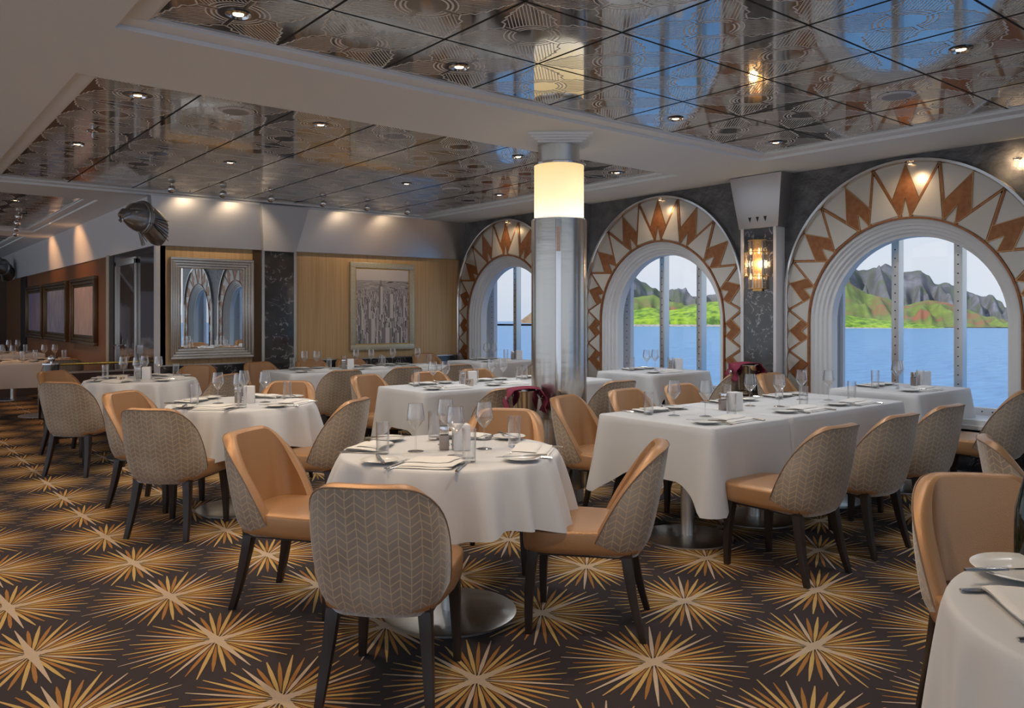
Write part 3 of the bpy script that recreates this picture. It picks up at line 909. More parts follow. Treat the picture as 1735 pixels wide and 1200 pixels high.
b = MB(); b.lathe([(.012, .872), (.012, .89)] + [(.036*math.sin(PI*i/12+.3*(1-i/12)), .925-.036*math.cos(PI*i/12)) for i in range(1, 13)], 20, 0, Matrix.Translation((1.56, 0, 0))); b.build('ball_finial', M_steelsm, po, smooth=True)

# ------------------------------------------------------------------ steel column with lamp drum
cl = empty('steel_column', (4.09, 4.485, 0))
tag(cl, 'brushed steel column with a glowing alabaster lamp drum near its top', 'column', kind='thing')
def ringc(name, prof, m, n=56, parent=cl, **k):
    o = MB(); o.lathe(prof, n, 0); return o.build(name, m, parent, smooth=True, **k)
A0 = math.atan2(-4.485, -4.09)         # direction of the room's aisle side
GA = A0 - R(0)
o = MB(); gap = .105
o.lathe([(.209, .10), (.209, 2.10), (.19, 2.105)], 64, 0, None, GA+gap-.02, GA-gap+2*PI-.02)
o.build('shell', mat('column_steel', (.56, .54, .50), .22, 1, bump=(3, .07, (1, 1, 4))), cl, smooth=True)
o = MB(); o.lathe([(.198, .10), (.198, 2.10)], 8, 0, None, GA-gap-.04, GA+gap)
o.build('recess', M_steelsm, cl, smooth=True)
o = MB(); o.lathe([(.2005, 1.86), (.2005, 2.04)], 6, 0, None, GA-gap*.7-.02, GA+gap*.7-.02)
o.build('copper_inlay', mat('inlay', (.55, .36, .28), .4, .5, noise=(60, .2, (.75, .55, .45))), cl, smooth=True)
o = MB(); N = 40
for i in range(N):
    a = 2*PI*i/N; o.tube([(.175*math.cos(a), .175*math.sin(a), 0), (.175*math.cos(a), .175*math.sin(a), .10)], .013, 8)
o.lathe([(.17, 0), (.17, .1)], 40)
o.build('fluted_base', M_steel, cl, smooth=True)
ringc('lamp_drum', [(.186, 2.115), (.188, 2.12), (.188, 2.515), (.186, 2.52)], M_shade)
ringc('lower_ring', [(.15, 2.10), (.207, 2.10), (.207, 2.108), (.195, 2.118), (.15, 2.118)], M_steelsm)
ringc('neck_ring', [(.15, 2.516), (.191, 2.516), (.191, 2.53), (.15, 2.545)], M_steelsm)
ringc('neck', [(.156, 2.53), (.156, 2.68)], M_steel)
o = MB()
for k, (h_, z0, z1) in enumerate(((.165, 2.665, 2.68), (.19, 2.68, 2.695), (.215, 2.695, 2.71), (.24, 2.71, ZS-.001))): o.box((-h_, -h_, z0), (h_, h_, z1))
o.build('stepped_capital', M_soffit, cl, bevel=.003).rotation_euler = (0, 0, R(-40))
o = MB(); o.lathe([(.149, .1), (.149, 2.53)], 24); o.build('core', M_steel, cl)
for zz in (2.2, 2.42):
    d = bpy.data.lights.new('drum_glow', 'POINT'); d.energy = 6; d.color = (1, .78, .5); d.shadow_soft_size = .19

# ------------------------------------------------------------------ ceiling fittings
def downlight():
    o = MB(); o.lathe([(.052, .0), (.058, -.004), (.046, -.010), (.036, .012), (.0, .013)], 28)
    r = o.build('downlight', M_steelsm, smooth=True)
    o = MB(); o.lathe([(0, -.004), (.024, -.004), (.024, .008)], 20); o.build('lens', M_lens, r)
    return r
def use_down(x, y, label, e_, color=(1, .84, .66), angle=150, show=True):
    use('down', downlight, (x, y, ZP-.0015), 0, label, 'recessed ceiling downlights', 'downlight')
    spot('downlight_beam', (x, y, ZP-.03), e_, angle, .9, color, .05)
def txc(i): return 1.02+.6175*(i+.5)
def tyr(j): return 3.945-.6257*(j+.5)     # near coffer rows from the far edge
def tyl(j): return 5.06+.6145*(j+.5)
COOL = (.93, .96, 1.0); WARM = (1, .72, .44); MIDC = (1, .955, .90)
E_ = 26
for i, j, nm, c_ in ((0, 0, 'at the corner nearest the aisle', WARM), (2, 0, 'next along the same edge', MIDC), (5, 0, 'just beyond the column', MIDC), (7, 0, 'in the corner toward the windows', COOL), (5, 3, 'in the middle toward the windows', COOL), (2, 3, 'above the foreground', MIDC), (7, 3, 'close to the nearest window', COOL), (0, 3, 'above the aisle foreground', WARM)):
    use_down(txc(i), tyr(j), 'round recessed downlight in the near mirror ceiling, ' + nm, E_*(1.5 if c_ is WARM else (.45 if (i >= 5 and j == 3) else 1)), c_)
for i, j, nm, c_ in ((0, 0, 'at the corner nearest the aisle', WARM), (0, 3, 'mid aisle side', WARM), (2, 0, 'first row, third tile', MIDC), (2, 3, 'middle, above the round tables', MIDC), (5, 0, 'behind the column', COOL), (5, 3, 'middle toward the windows', MIDC), (7, 3, 'beside the farthest window', COOL), (7, 0, 'beside the middle window', COOL)):
    use_down(txc(i), tyl(j), 'round recessed downlight in the far mirror ceiling, ' + nm, E_*(1.3 if c_ is WARM else 1), c_)
for x, y in ((1.4, 11.2), (1.4, 13.5), (1.2, 17.0)):
    use_down(x, y, 'small warm downlight in the corridor mirror ceiling, ' + {11.2: 'nearest', 13.5: 'second along', 17.0: 'farthest'}[y], 30, (1, .55, .25))
for x, y in ((-1.5, 1.5), (-1.5, 5.5), (-1.5, 9)):  # out-of-view beams with no fitting, added to warm the aisle carpet
    spot('downlight_beam', (x, y, ZS-.03), 22, 150, .9, WARM, .05)
def speaker():
    o = MB(); o.lathe([(0, -.008), (.085, -.008), (.10, -.006), (.108, 0)], 36)
    r = o.build('ceiling_speaker', M_speaker, smooth=True)
    o = MB(); o.lathe([(.086, -.0085), (.10, -.0065), (.108, 0), (.11, -.001)], 36); o.build('rim', M_whitecap, r, smooth=True)
    return r
for x, y, nm in ((txc(1), tyl(0), 'in the far mirror ceiling, near the aisle'), (txc(6), tyr(2), 'in the near mirror ceiling, toward the windows'), (txc(6)-.04, tyl(3), 'in the far mirror ceiling, by the far windows'), (1.2, 12.2, 'in the corridor ceiling')):
    use('speaker', speaker, (x, y, ZP-.0015), 0, 'round grey ceiling speaker ' + nm, 'ceiling speakers', 'speaker')
def sprinkler():
    o = MB(); o.lathe([(0, -.05), (.018, -.05), (.018, -.046), (.006, -.043), (.006, -.012), (.035, -.008), (.04, 0)], 20)
    return o.build('sprinkler', M_steelsm, smooth=True)
use('spr', sprinkler, (txc(0), tyl(2)+.05, ZP-.0015), 0, 'chrome sprinkler head in the far mirror ceiling near the aisle', 'sprinklers', 'sprinkler')
use('spr', sprinkler, (1.15, 10.55, ZP-.0015), 0, 'chrome sprinkler head in the corridor mirror ceiling', 'sprinklers', 'sprinkler')
def ballspot():
    o = MB(); prof = [(.0, -.085)] + [(.038*math.sin(PI*i/12), -.047-.038*math.cos(PI*i/12)) for i in range(1, 12)] + [(.008, -.009), (.008, 0)]
    o.lathe(prof, 20); r = o.build('ball_spotlight', M_steelsm, smooth=True)
    o = MB(); o.lathe([(.0, 0), (.025, -.002), (.028, .012)], 16, 0, Matrix.Translation((0, .028, -.062)) @ Matrix.Rotation(R(-140), 4, 'X')); o.build('lens', M_dark, r, smooth=True)
    return r
for k, x in enumerate((2.52, 3.06, 3.61, 4.25, 4.84, 5.42)):
    use('ball', ballspot, (x, 8.82, ZP-.0015), 0, 'small chrome ball spotlight, %s from the eagle corner' % ['first', 'second', 'third', 'fourth', 'fifth', 'sixth'][k], 'ball spotlights before the steel bulkhead', 'spotlight')
for x in (2.95, 3.5, 4.95, 5.6):
    spot('wash_beam', (x, 8.95, ZP-.07), 7, 95, .6, (1, .74, .48), .03, aim=(0, .62, -.45))
for k in range(4):
    use('ball', ballspot, (1.62+.10*k, 12.6+.9*k, ZP-.0015), 0, 'tiny bronze toned ball spotlight over the corridor, %s of four' % ['nearest', 'second', 'third', 'farthest'][k], 'ball spotlights in the corridor', 'spotlight')
spot('wash_beam', (1.9, 13.4, ZP-.07), 16, 95, .6, (1, .5, .2), .03, aim=(.8, 0, -.6))
spot('wash_beam', (1.9, 15.6, ZP-.07), 16, 95, .6, (1, .5, .2), .03, aim=(.8, 0, -.6))

# ------------------------------------------------------------------ chairs
def chair():
    w = empty('dining_chair')
    # plan path of the shell: straight back half-width .12, corner radius, then side running forward
    HW, RC = .105, .13
    def plan(l):
        s = 1 if l >= 0 else -1; a = abs(l)
        if a < HW: return Vector((s*a, -.262 + .02*(a/HW)**2*.5, 0)), Vector((0, -1, 0))
        arc = RC*PI/2
        if a < HW+arc:
            t = (a-HW)/RC; return Vector((s*(HW+RC*math.sin(t)), -.252+RC*(1-math.cos(t)), 0)), Vector((s*math.sin(t), -math.cos(t), 0))
        return Vector((s*(HW+RC), -.252+RC+(a-HW-arc), 0)), Vector((s, 0, 0))
    LM = HW+RC*PI/2+.10
    def ztop(l):
        a = abs(l)
        if a < .11: return .812
        t = min(1, (a-.11)/(LM-.11))
        return .812 - .445*t**2.5
    def zbot(l):
        a = abs(l)/LM
        return .352 - .010*math.cos(a*PI/2)
    NU, NV = 44, 14
    def surf(off, shrink=0):
        vs = []; uv = []
        for i in range(NU+1):
            l = -LM + 2*LM*i/NU
            for j in range(NV+1):
                v = j/NV
                z0, z1 = zbot(l), ztop(l)
                z = z0+(z1-z0)*v
                p, nn = plan(l)
                h = max(0, (z-.35)/.48)
                lean = -.075*h - .02*h*h
                wx = .93 + .10*math.sin(min(1, h*1.15)*PI*.62) - .05*h
                belly = .012*math.sin(min(1, h)*PI)
                low = -.030*max(0, 1-(z-z0)/.09)**2
                q = Vector((p.x*wx, p.y+lean, z)) + nn*(belly+low) - nn*off
                if h > .0 and abs(l) > HW+RC*1.3: q.y += .0
                vs.append(q); uv.append((l, z))
        return vs, uv
    def grid(vs, flip=False):
        fs = []
        for i in range(NU):
            for j in range(NV):
                a = i*(NV+1)+j; q = (a, a+NV+1, a+NV+2, a+1)
                fs.append(q[::-1] if flip else q)
        return fs
    vo, uv = surf(0)
    s = MB(); s.add(vo, grid(vo))
    # close underside
    vi, _ = surf(.035)
    b0 = len(s.v)
    s.v.extend([tuple(v) for i, v in enumerate(vi)])
    uv2 = uv+uv
    for i in range(NU):
        a = i*(NV+1); c_ = (i+1)*(NV+1)
        s.f.append((a, c_, b0+c_, b0+a)); s.m.append(0)
    s.build('back_shell', M_velvet, w, smooth=True, angle=60, uvs=uv2)
    # leather inside with rolled rim
    T = .062
    c = MB(); rings = []
    vi, _ = surf(T)
    c.add(vi, grid(vi, True))
    nb = len(c.v)
    # rim from outer edge to inner edge along ends and top
    idx = [j for j in range(NV+1)]
    path = [(0, j) for j in range(NV+1)] + [(i, NV) for i in range(1, NU)] + [(NU, j) for j in range(NV, -1, -1)]
    K = len(path); SEG = 6
    for i, j in path:
        a = vo[i*(NV+1)+j]; b_ = vi[i*(NV+1)+j]
        l = -LM+2*LM*i/NU; p, nn = plan(l)
        slope = (ztop(min(LM, abs(l)+.01))-ztop(max(0, abs(l)-.01)))/.02
        up = Vector((0, 0, 1)); tan = Vector((nn.y, -nn.x, 0))*(-1 if l > 0 else 1)
        fw = Vector((-nn.y, nn.x, 0))
        # outward direction: up on top, forward on the sides
        d = (up + (Vector((0, 1, 0)) * min(1.5, abs(slope)*.8))).normalized()*.6
        for k in range(SEG+1):
            t = k/SEG
            c.v.append(tuple(a.lerp(b_, t) + d*.020*math.sin(PI*t)))
    for q in range(K-1):
        for k in range(SEG):
            a = nb+q*(SEG+1)+k
            c.f.append((a, a+1, a+SEG+2, a+SEG+1)); c.m.append(0)
    c.build('backrest', M_leather, w, smooth=True, angle=70)
    # welt seam
    ws = MB(); ws.tube([Vector(vo[i*(NV+1)+j])+Vector((0, 0, .001)) for i, j in path], .0032, 6); ws.build('piping', mat('piping', (.26, .17, .11), .5), w, smooth=True)
    # seat cushion: superellipse loft
    st = MB(); n = 48
    def ring(sc, z, yo=0):
        out = []
        for i in range(n):
            a = 2*PI*i/n; ca, sa = math.cos(a), math.sin(a)
            e_ = .34
            x = math.copysign(abs(ca)**e_, ca); y = math.copysign(abs(sa)**e_, sa)
            ww_ = .232 if y > 0 else .232-.03*abs(y)
            out.append((x*ww_*sc, .02+y*.262*sc, z))
        return out
    rs = [ring(.95, .362), ring(.985, .366), ring(1, .39), ring(1.01, .448), ring(1.0, .458), ring(.97, .4635), ring(.8, .470), ring(.5, .475), ring(.05, .477)]
    vs = [p for r_ in rs for p in r_]; fs = [tuple(range(n))[::-1]]
    for j in range(len(rs)-1):
        for i in range(n): fs.append((j*n+i, j*n+(i+1) % n, (j+1)*n+(i+1) % n, (j+1)*n+i))
    fs.append(tuple((len(rs)-1)*n+i for i in range(n)))
    st.add(vs, fs)
    st.build('seat', M_leather, w, smooth=True, angle=60)
    ap = MB(); ap.box((-.19, -.20, .345), (.19, .24, .375)); ap.build('seat_frame', M_leg, w)
    for sx_ in (1, -1):
        for fy in (1, -1):
            g = MB(); vs = []; fs = []
            for k, t in enumerate((0, .25, .5, .75, 1)):
                z = .365*(1-t)
                hw = .024-.010*t
                if fy > 0:
                    cx_ = sx_*(.185+.012*t); cy_ = .225 + .012*math.sin(t*PI)*1.2 + .02*t*t
                else:
                    cx_ = sx_*(.165+.035*t); cy_ = -.175 - .04*t - .035*t*t
                vs += [(cx_-hw, cy_-hw, z), (cx_+hw, cy_-hw, z), (cx_+hw, cy_+hw, z), (cx_-hw, cy_+hw, z)]
            for j in range(4):
                for i in range(4): fs.append((j*4+i, j*4+(i+1) % 4, (j+1)*4+(i+1) % 4, (j+1)*4+i))
            fs += [(0, 1, 2, 3), (16, 17, 18, 19)]
            g.add(vs, fs); g.build('leg', M_leg, w, bevel=.003)
    return w
def put_chair(x, y, dx, dy, label, group, scale=None):
    rz = math.atan2(dy, dx) - PI/2
    return use('chair', chair, (x, y, 0), rz, label, group, 'chair', scale)
G1 = 'chairs around the round tables'; G2 = 'chairs at the long tables'; G3 = 'chairs at the window tables'
P_ = 'padded chair, '
for a in (
    (1.54, 2.61, .72, .69, 'its back squarely toward us at the nearest round table', G1),
    (2.56, 2.60, -.63, .77, 'pulled out on the window side of the nearest round table', G1),
    (1.655, 3.675, .57, -.82, 'pale leather inside shown, aisle side of the nearest round table', G1),
    (2.80, 3.59, -.75, -.66, 'facing us from beyond the nearest round table', G1),
    (1.58, 5.38, .74, .67, 'its back toward us at the middle round table', G1),
    (1.66, 6.20, .57, -.82, 'pale leather inside shown, aisle side of the middle round table', G1),
    (2.42, 5.13, -.6, .8, 'pulled out on the window side of the middle round table', G1),
    (2.66, 6.34, -.65, -.76, 'orange leather facing us beyond the middle round table', G1),
    (1.52, 7.90, .75, .66, 'its back toward us at the farthest round table', G1),
    (1.66, 9.0, .57, -.82, 'pale leather inside shown, aisle side of the farthest round table', G1),
    (2.75, 9.08, -.65, -.76, 'orange leather facing us beyond the farthest round table', G1),
    (2.55, 7.97, -.62, .78, 'half hidden on the window side of the farthest round table', G1),
    (3.93, 2.46, 0.02, 1, 'first of three with backs to us at the long window-side table', G2),
    (4.65, 2.47, 0.02, 1, 'second of three with backs to us at the long window-side table', G2),
    (5.36, 2.50, 0.02, 1, 'third of three with backs to us at the long window-side table', G2),
    (3.93, 3.86, .3, -.95, 'orange leather facing us in front of the steel column', G2),
    (4.56, 3.93, .05, -1, 'facing us across the long window-side table, beside the column', G2),
    (5.22, 3.95, .0, -1, 'facing us across the long window-side table, nearer the window', G2),
    (3.92, 5.18, 0, 1, 'its back toward us at the table behind the champagne bucket', G2),
    (5.12, 5.12, 0, 1, 'its back toward us just beyond the steel column', G2),
    (3.80, 6.52, .3, -.95, 'facing us at the near corner of the table behind the column', G2),
    (4.42, 6.50, 0, -1, 'facing us across the table behind the column, middle place', G2),
    (5.02, 6.52, 0, -1, 'facing us across the table behind the column, farther place', G2),
    (3.86, 7.82, 0, 1, 'its back toward us at the table along the gold wall, first place', G2),
    (4.62, 7.84, 0, 1, 'its back toward us at the table along the gold wall, second place', G2),
    (5.32, 7.86, 0, 1, 'its back toward us at the table along the gold wall, third place', G2),
    (3.78, 9.20, .2, -.98, 'against the gold wall below the dark marble strip', G2),
    (4.42, 9.26, 0, -1, 'against the gold wall between marble strip and city photograph', G2),
    (4.98, 9.26, 0, -1, 'against the gold wall below the city photograph', G2),
    (2.86, .97, -.72, -.69, 'large brown leather inside facing us in the foreground', G1),
    (4.20, 1.22, .45, -.87, 'cut by the frame edge above the brown foreground chair', G1),
): put_chair(a[0], a[1], a[2], a[3], P_ + a[4], a[5])
for a in (
    (6.40, 2.42, 0, 1, 'its back toward us at the nearest window table'),
    (6.40, 3.86, 0, -1, 'pale, facing us between nearest window table and sconce'),
    (6.35, 4.75, 0, 1, 'its back toward us at the middle window table'),
    (6.30, 6.60, 0, -1, 'pale sliver facing us beyond the middle window table'),
    (6.15, 7.30, 0, 1, 'its back toward us at the farthest window table'),
    (6.05, 9.05, .1, -1, 'pale, facing us at the farthest window table by the wall'),
): put_chair(a[0], a[1], a[2], a[3], P_ + a[4], G3, 1.05)
for a in (
    (.95, 11.75, 0, 1, 'dark in shade at the corridor table, nearest the frame edge'),
    (2.0, 11.95, 0, 1, 'dark in shade at the corridor table, behind the brass rail'),
): put_chair(a[0], a[1], a[2], a[3], P_ + a[4], 'chairs in the corridor')

# ------------------------------------------------------------------ tables, cloths
TZ = .757
def round_base():
    w = empty('round_table')
    o = MB(); o.lathe([(0, TZ-.035), (.50, TZ-.035), (.50, TZ-.008), (0, TZ-.008)], 48); o.build('tabletop', M_leg, w)
    o = MB(); o.lathe([(.042, .012), (.042, TZ-.035)], 28); o.build('pedestal', M_steel, w, smooth=True)
    o = MB(); o.lathe([(0, .022), (.06, .02), (.29, .014), (.31, .009), (.31, 0), (0, 0)], 56); o.build('base_plate', M_steel, w, smooth=True)
    return w
def round_cloth(x, y, seed, label, r=.508, hem=.29, fold=1.0):
    rd = random.Random(seed); N = 192
    ph = [rd.uniform(0, 2*PI) for _ in range(6)]
    o = MB(); rings = [0, .1, .3, .45, r-.012, r-.003, r+.002]
    zs_ = [TZ, TZ, TZ, TZ, TZ, TZ-.003, TZ-.012]
    rows = []
    for rr, z in zip(rings[1:], zs_[1:]):
        rows.append([(rr*math.cos(2*PI*i/N), rr*math.sin(2*PI*i/N), z) for i in range(N)])
    NS = 14
    for k in range(1, NS+1):
        s = k/NS; row = []
        for i in range(N):
            a = 2*PI*i/N
            b1 = (.5+.5*math.cos(8*a+ph[0]+.9*math.sin(2*a+ph[1])))**3
            b2 = (.5+.5*math.cos(11*a+ph[2]+1.2*math.sin(3*a+ph[3])))**4
            drop = hem + .035*math.cos(4*a+ph[5])
            rr = r + .003 + s*.006 + (s**.75)*(.10*b1+.075*b2)*fold
            row.append((rr*math.cos(a), rr*math.sin(a), TZ-.012-s*(drop-.012)))
        rows.append(row)
    vs = [(0, 0, TZ)] + [p for row in rows for p in row]
    fs = [(0, 1+i, 1+(i+1) % N) for i in range(N)]
    for j in range(len(rows)-1):
        for i in range(N):
            fs.append((1+j*N+i, 1+(j+1)*N+i, 1+(j+1)*N+(i+1) % N, 1+j*N+(i+1) % N))
    o.add(vs, fs)
    c = o.build('tablecloth', M_cloth, None, smooth=True, angle=80, loc=(x, y, 0))
    return tag(c, label, 'tablecloth', 'round white tablecloths')
def rect_table(x0, x1, y0, y1, z, poles, label):
    w = empty('dining_table', ((x0+x1)/2, (y0+y1)/2, 0)); cx, cy = (x0+x1)/2, (y0+y1)/2
    o = MB(); o.box((x0-cx+.015, y0-cy+.015, z-.035), (x1-cx-.015, y1-cy-.015, z-.008)); o.build('tabletop', M_leg, w)
    for p in poles:
        o = MB(); o.lathe([(.042, .012), (.042, z-.035)], 28, 0, Matrix.Translation((p-cx, 0, 0))); o.build('pedestal', M_steel, w, smooth=True)
        o = MB(); o.lathe([(0, .022), (.06, .02), (.26, .014), (.28, .009), (.28, 0), (0, 0)], 56, 0, Matrix.Translation((p-cx, 0, 0))); o.build('base_plate', M_steel, w, smooth=True)
    return tag(w, label, 'table', 'rectangular dining tables')
def rect_cloth(x0, x1, y0, y1, z, label, hem=.335, seed=0, flare=(1, 1, 1, 1)):
    """flare: strength at corners (x0y0, x1y0, x1y1, x0y1)"""
    rd = random.Random(seed)
    rc = .02; per = []
    def side(a, b, n_, nrm, L_):
        for i in range(n_):
            t = i/n_; per.append((a[0]+(b[0]-a[0])*t, a[1]+(b[1]-a[1])*t, nrm, t*L_, (1-t)*L_))
    W, D = x1-x0, y1-y0
    nW, nD = max(16, int(W/.03)), max(16, int(D/.03))
    segs = [((x0+rc, y0), (x1-rc, y0), nW, (0, -1), W, 0, 1), ((x1, y0+rc), (x1, y1-rc), nD, (1, 0), D, 1, 2), ((x1-rc, y1), (x0+rc, y1), nW, (0, 1), W, 2, 3), ((x0, y1-rc), (x0, y0+rc), nD, (-1, 0), D, 3, 0)]
    pts = []
    for a, b_, n_, nr, L_, ca, cb in segs:
        for i in range(n_+1):
            t = i/n_
            pts.append((a[0]+(b_[0]-a[0])*t, a[1]+(b_[1]-a[1])*t, nr, t*L_, ca, (1-t)*L_, cb))
        # corner arc
        nn = segs[(segs.index((a, b_, n_, nr, L_, ca, cb))+1) % 4][3]
        for k in range(1, 6):
            t = k/6; an = (nr[0]*(1-t)+nn[0]*t, nr[1]*(1-t)+nn[1]*t); m_ = math.hypot(*an); an = (an[0]/m_, an[1]/m_)
            ccx = (x0+rc if b_[0] < (x0+x1)/2 else x1-rc); ccy = (y0+rc if b_[1] < (y0+y1)/2 else y1-rc)
            pts.append((ccx+an[0]*rc, ccy+an[1]*rc, an, 0, cb, 0, cb))
    N = len(pts); ph = [rd.uniform(0, 6.28) for _ in range(4)]
    NS = 10; rows = []
    rows.append([(p[0]-p[2][0]*.02, p[1]-p[2][1]*.02, z) for p in pts])
    rows.append([(p[0]-p[2][0]*.004, p[1]-p[2][1]*.004, z-.001) for p in pts])
    for k in range(0, NS+1):
        s = k/NS; row = []
        for i, p in enumerate(pts):
            g = max(flare[p[4]]*math.exp(-(p[3]/.13)**2), flare[p[6]]*math.exp(-(p[5]/.13)**2))
            gn = max(flare[p[4]]*math.exp(-(p[3]/.07)**2), flare[p[6]]*math.exp(-(p[5]/.07)**2))
            gd = max(flare[p[4]]*math.exp(-((p[3]-.17)/.07)**2), flare[p[6]]*math.exp(-((p[5]-.17)/.07)**2))
            wav = .012*math.sin(i*.21+ph[0]) + .008*math.sin(i*.37+ph[1])
            off = .004 + s*(.010 + wav*s + .060*gn - .012*gd)
            gl = max(flare[p[4]]*max(0, 1-p[3]/.24), flare[p[6]]*max(0, 1-p[5]/.24))
            zz_ = z-.008 - s*(hem-.008 + .15*gl**1.2)
            row.append((p[0]+p[2][0]*off, p[1]+p[2][1]*off, zz_))
        rows.append(row)
    o = MB()
    vs = [p for row in rows for p in row]
    fs = [tuple(range(N))]
    for j in range(len(rows)-1):
        for i in range(N): fs.append((j*N+i, (j+1)*N+i, (j+1)*N+(i+1) % N, j*N+(i+1) % N))
    cx, cy = (x0+x1)/2, (y0+y1)/2
    o.add([(a-cx, b_-cy, c_) for a, b_, c_ in vs], fs)
    c = o.build('tablecloth', M_cloth, None, smooth=True, angle=50, loc=(cx, cy, 0))
    return tag(c, label, 'tablecloth', 'rectangular white tablecloths')

# ------------------------------------------------------------------ tableware
def wine_glass():
    w = empty('wine_glass')
    o = MB(); o.lathe([(.0, .003), (.030, .0015), (.038, 0), (.038, .001), (.03, .0035), (.006, .007), (.004, .012)], 28); o.build('foot', M_glass, w, smooth=True)
    o = MB(); o.lathe([(.004, .012), (.0034, .05), (.0045, .098)], 12); o.build('stem', M_glass, w, smooth=True)
    o = MB(); o.lathe([(.0, .098), (.008, .100), (.022, .118), (.041, .145), (.0415, .149), (.039, .175), (.033, .222), (.0323, .222), (.038, .175), (.040, .149), (.021, .120), (0, .102)], 32); o.build('bowl', M_glass, w, smooth=True, angle=30)
    return w
def tumbler():
    o = MB(); o.lathe([(0, 0), (.027, 0), (.029, .003), (.031, .145), (.0298, .145), (.028, .016), (0, .014)], 28)
    return o.build('tumbler', M_glass, smooth=True, angle=50)
def bread_plate():
    o = MB(); o.lathe([(0, .004), (.045, .004), (.055, .007), (.078, .017), (.081, .016), (.083, .0175), (.080, .0195), (.056, .010), (.046, .007), (0, .007)], 48)
    return o.build('bread_plate', M_china, smooth=True, angle=70)
def napkin():
    rd = random.Random(5); o = MB(); nx, ny = 14, 12
    def layer(x0, x1, y0, y1, z0, amp, sk):
        vs = []
        for zz_ in (0, 1):
            for i in range(nx+1):
                for j in range(ny+1):
                    u, v = i/nx, j/ny
                    x = x0+(x1-x0)*u + sk*v; y = y0+(y1-y0)*v
                    w_ = amp*(.5+.5*math.sin(u*7+v*3))*(u) 
                    edge = min(u, 1-u, v, 1-v)*12
                    th = .006*min(1, edge**.5 if edge > 0 else 0)
                    vs.append((x, y, z0 + (w_ + th if zz_ else w_*0.6)))
        K = (nx+1)*(ny+1); fs = []
        for i in range(nx):
            for j in range(ny):
                a = i*(ny+1)+j; q = (a, a+ny+1, a+ny+2, a+1)
                fs.append(q[::-1]); fs.append(tuple(K+t for t in q))
        o.add(vs, fs)
    layer(-.12, .12, -.085, .075, .002, .004, .0)
    layer(-.11, .125, -.075, .085, .009, .007, .015)
    layer(-.10, .10, -.03, .09, .017, .008, .02)
    return o.build('napkin', M_napkin, smooth=True, angle=60)
def dinner_fork():
    o = MB()
    o.tube([(0, -.10, .004), (0, -.06, .004), (0, 0, .007), (0, .04, .010)], [.006, .0075, .003, .0035], 8, flat=.4)
    o.tube([(0, .035, .010), (0, .05, .007), (0, .062, .006)], [.004, .011, .0125], 8, flat=.25)
    for k in (-1.5, -.5, .5, 1.5): o.tube([(k*.0062, .06, .006), (k*.0058, .085, .007), (k*.005, .105, .010)], [.0024, .002, .001], 6, flat=.6)
    return o.build('fork', M_cutlery, smooth=True, angle=60)
def knife():
    o = MB()
    o.tube([(0, -.115, .005), (0, -.08, .005), (0, -.01, .005)], [.006, .0085, .0055], 8, flat=.6)
    o.add([(-.004, -.012, .003), (.007, -.012, .003), (.0095, .06, .003), (.004, .115, .003), (-.005, .085, .003),
           (-.004, -.012, .0055), (.007, -.012, .0055), (.0095, .06, .0055), (.004, .115, .0055), (-.005, .085, .0055)],
          [(0, 4, 3, 2, 1), (5, 6, 7, 8, 9), (0, 1, 6, 5), (1, 2, 7, 6), (2, 3, 8, 7), (3, 4, 9, 8), (4, 0, 5, 9)])
    return o.build('table_knife', M_cutlery, smooth=True, angle=40)
def card_box():
    o = MB(); o.box((-.038, -.038, 0), (.038, .038, .118)); o.box((-.034, -.034, .118), (.034, .034, .120))
    return o.build('card_holder', M_box, bevel=.004)
def pepper_mill():
    o = MB(); o.box((-.022, -.022, 0), (.022, .022, .07)); r = o.build('shaker', M_mill, bevel=.003)
    o = MB(); o.box((-.0215, -.0215, .074), (.0215, .0215, .112)); o.build('cap', M_steelsm, r, bevel=.003)
    o = MB(); o.box((-.018, -.018, .07), (.018, .018, .074)); o.build('collar', M_dark, r)
    return r
def setting(px, py, ang, z, where, tname, full=True, rich=True, glasses=1):
    """place setting whose diner looks along ang; px,py = point on the table edge"""
    f = Vector((math.cos(ang), math.sin(ang))); r_ = Vector((math.sin(ang), -math.cos(ang)))
    def at(a, b): q = Vector((px, py)) + f*a + r_*b; return (q.x, q.y, z)
    j = lambda s: random.uniform(-s, s)
    rz = ang - PI/2
    wh = '%s %s' % (where, tname)
    use('napkin', napkin, at(.13, .0), rz+j(.08), 'folded white napkin laid %s' % wh, 'napkins on ' + tname, 'napkin')
    use('plate', bread_plate, at(.15, -.22), rz, 'small white bread plate %s' % wh, 'bread plates on ' + tname, 'plate')
    q = at(.15, -.22); 
    use('knife', knife, (q[0], q[1], z+.016), rz+R(35)+j(.2), 'butter knife on plate %s' % wh, 'butter knives on ' + tname, 'knife')
    use('glass', wine_glass, at(.37, .06), rz, 'stemmed wine glass %s' % wh, 'wine glasses on ' + tname, 'wine glass')
    use('tumbler', tumbler, at(.24, .15) if glasses == 1 else at(.27, -.05), rz, 'straight water tumbler %s' % wh, 'tumblers on ' + tname, 'tumbler')
    if rich:
        use('knife', knife, at(.12, .145), rz+j(.08), 'dinner knife beside the napkin %s' % wh, 'dinner knives on ' + tname, 'knife')
        use('fork', dinner_fork, at(.12, -.11), rz-R(12)+j(.1), 'inner fork beside the napkin %s' % wh, 'forks on ' + tname, 'fork')
        use('fork', dinner_fork, at(.12, -.135), rz-R(12)+j(.1), 'outer fork beside the napkin %s' % wh, 'forks on ' + tname, 'fork')
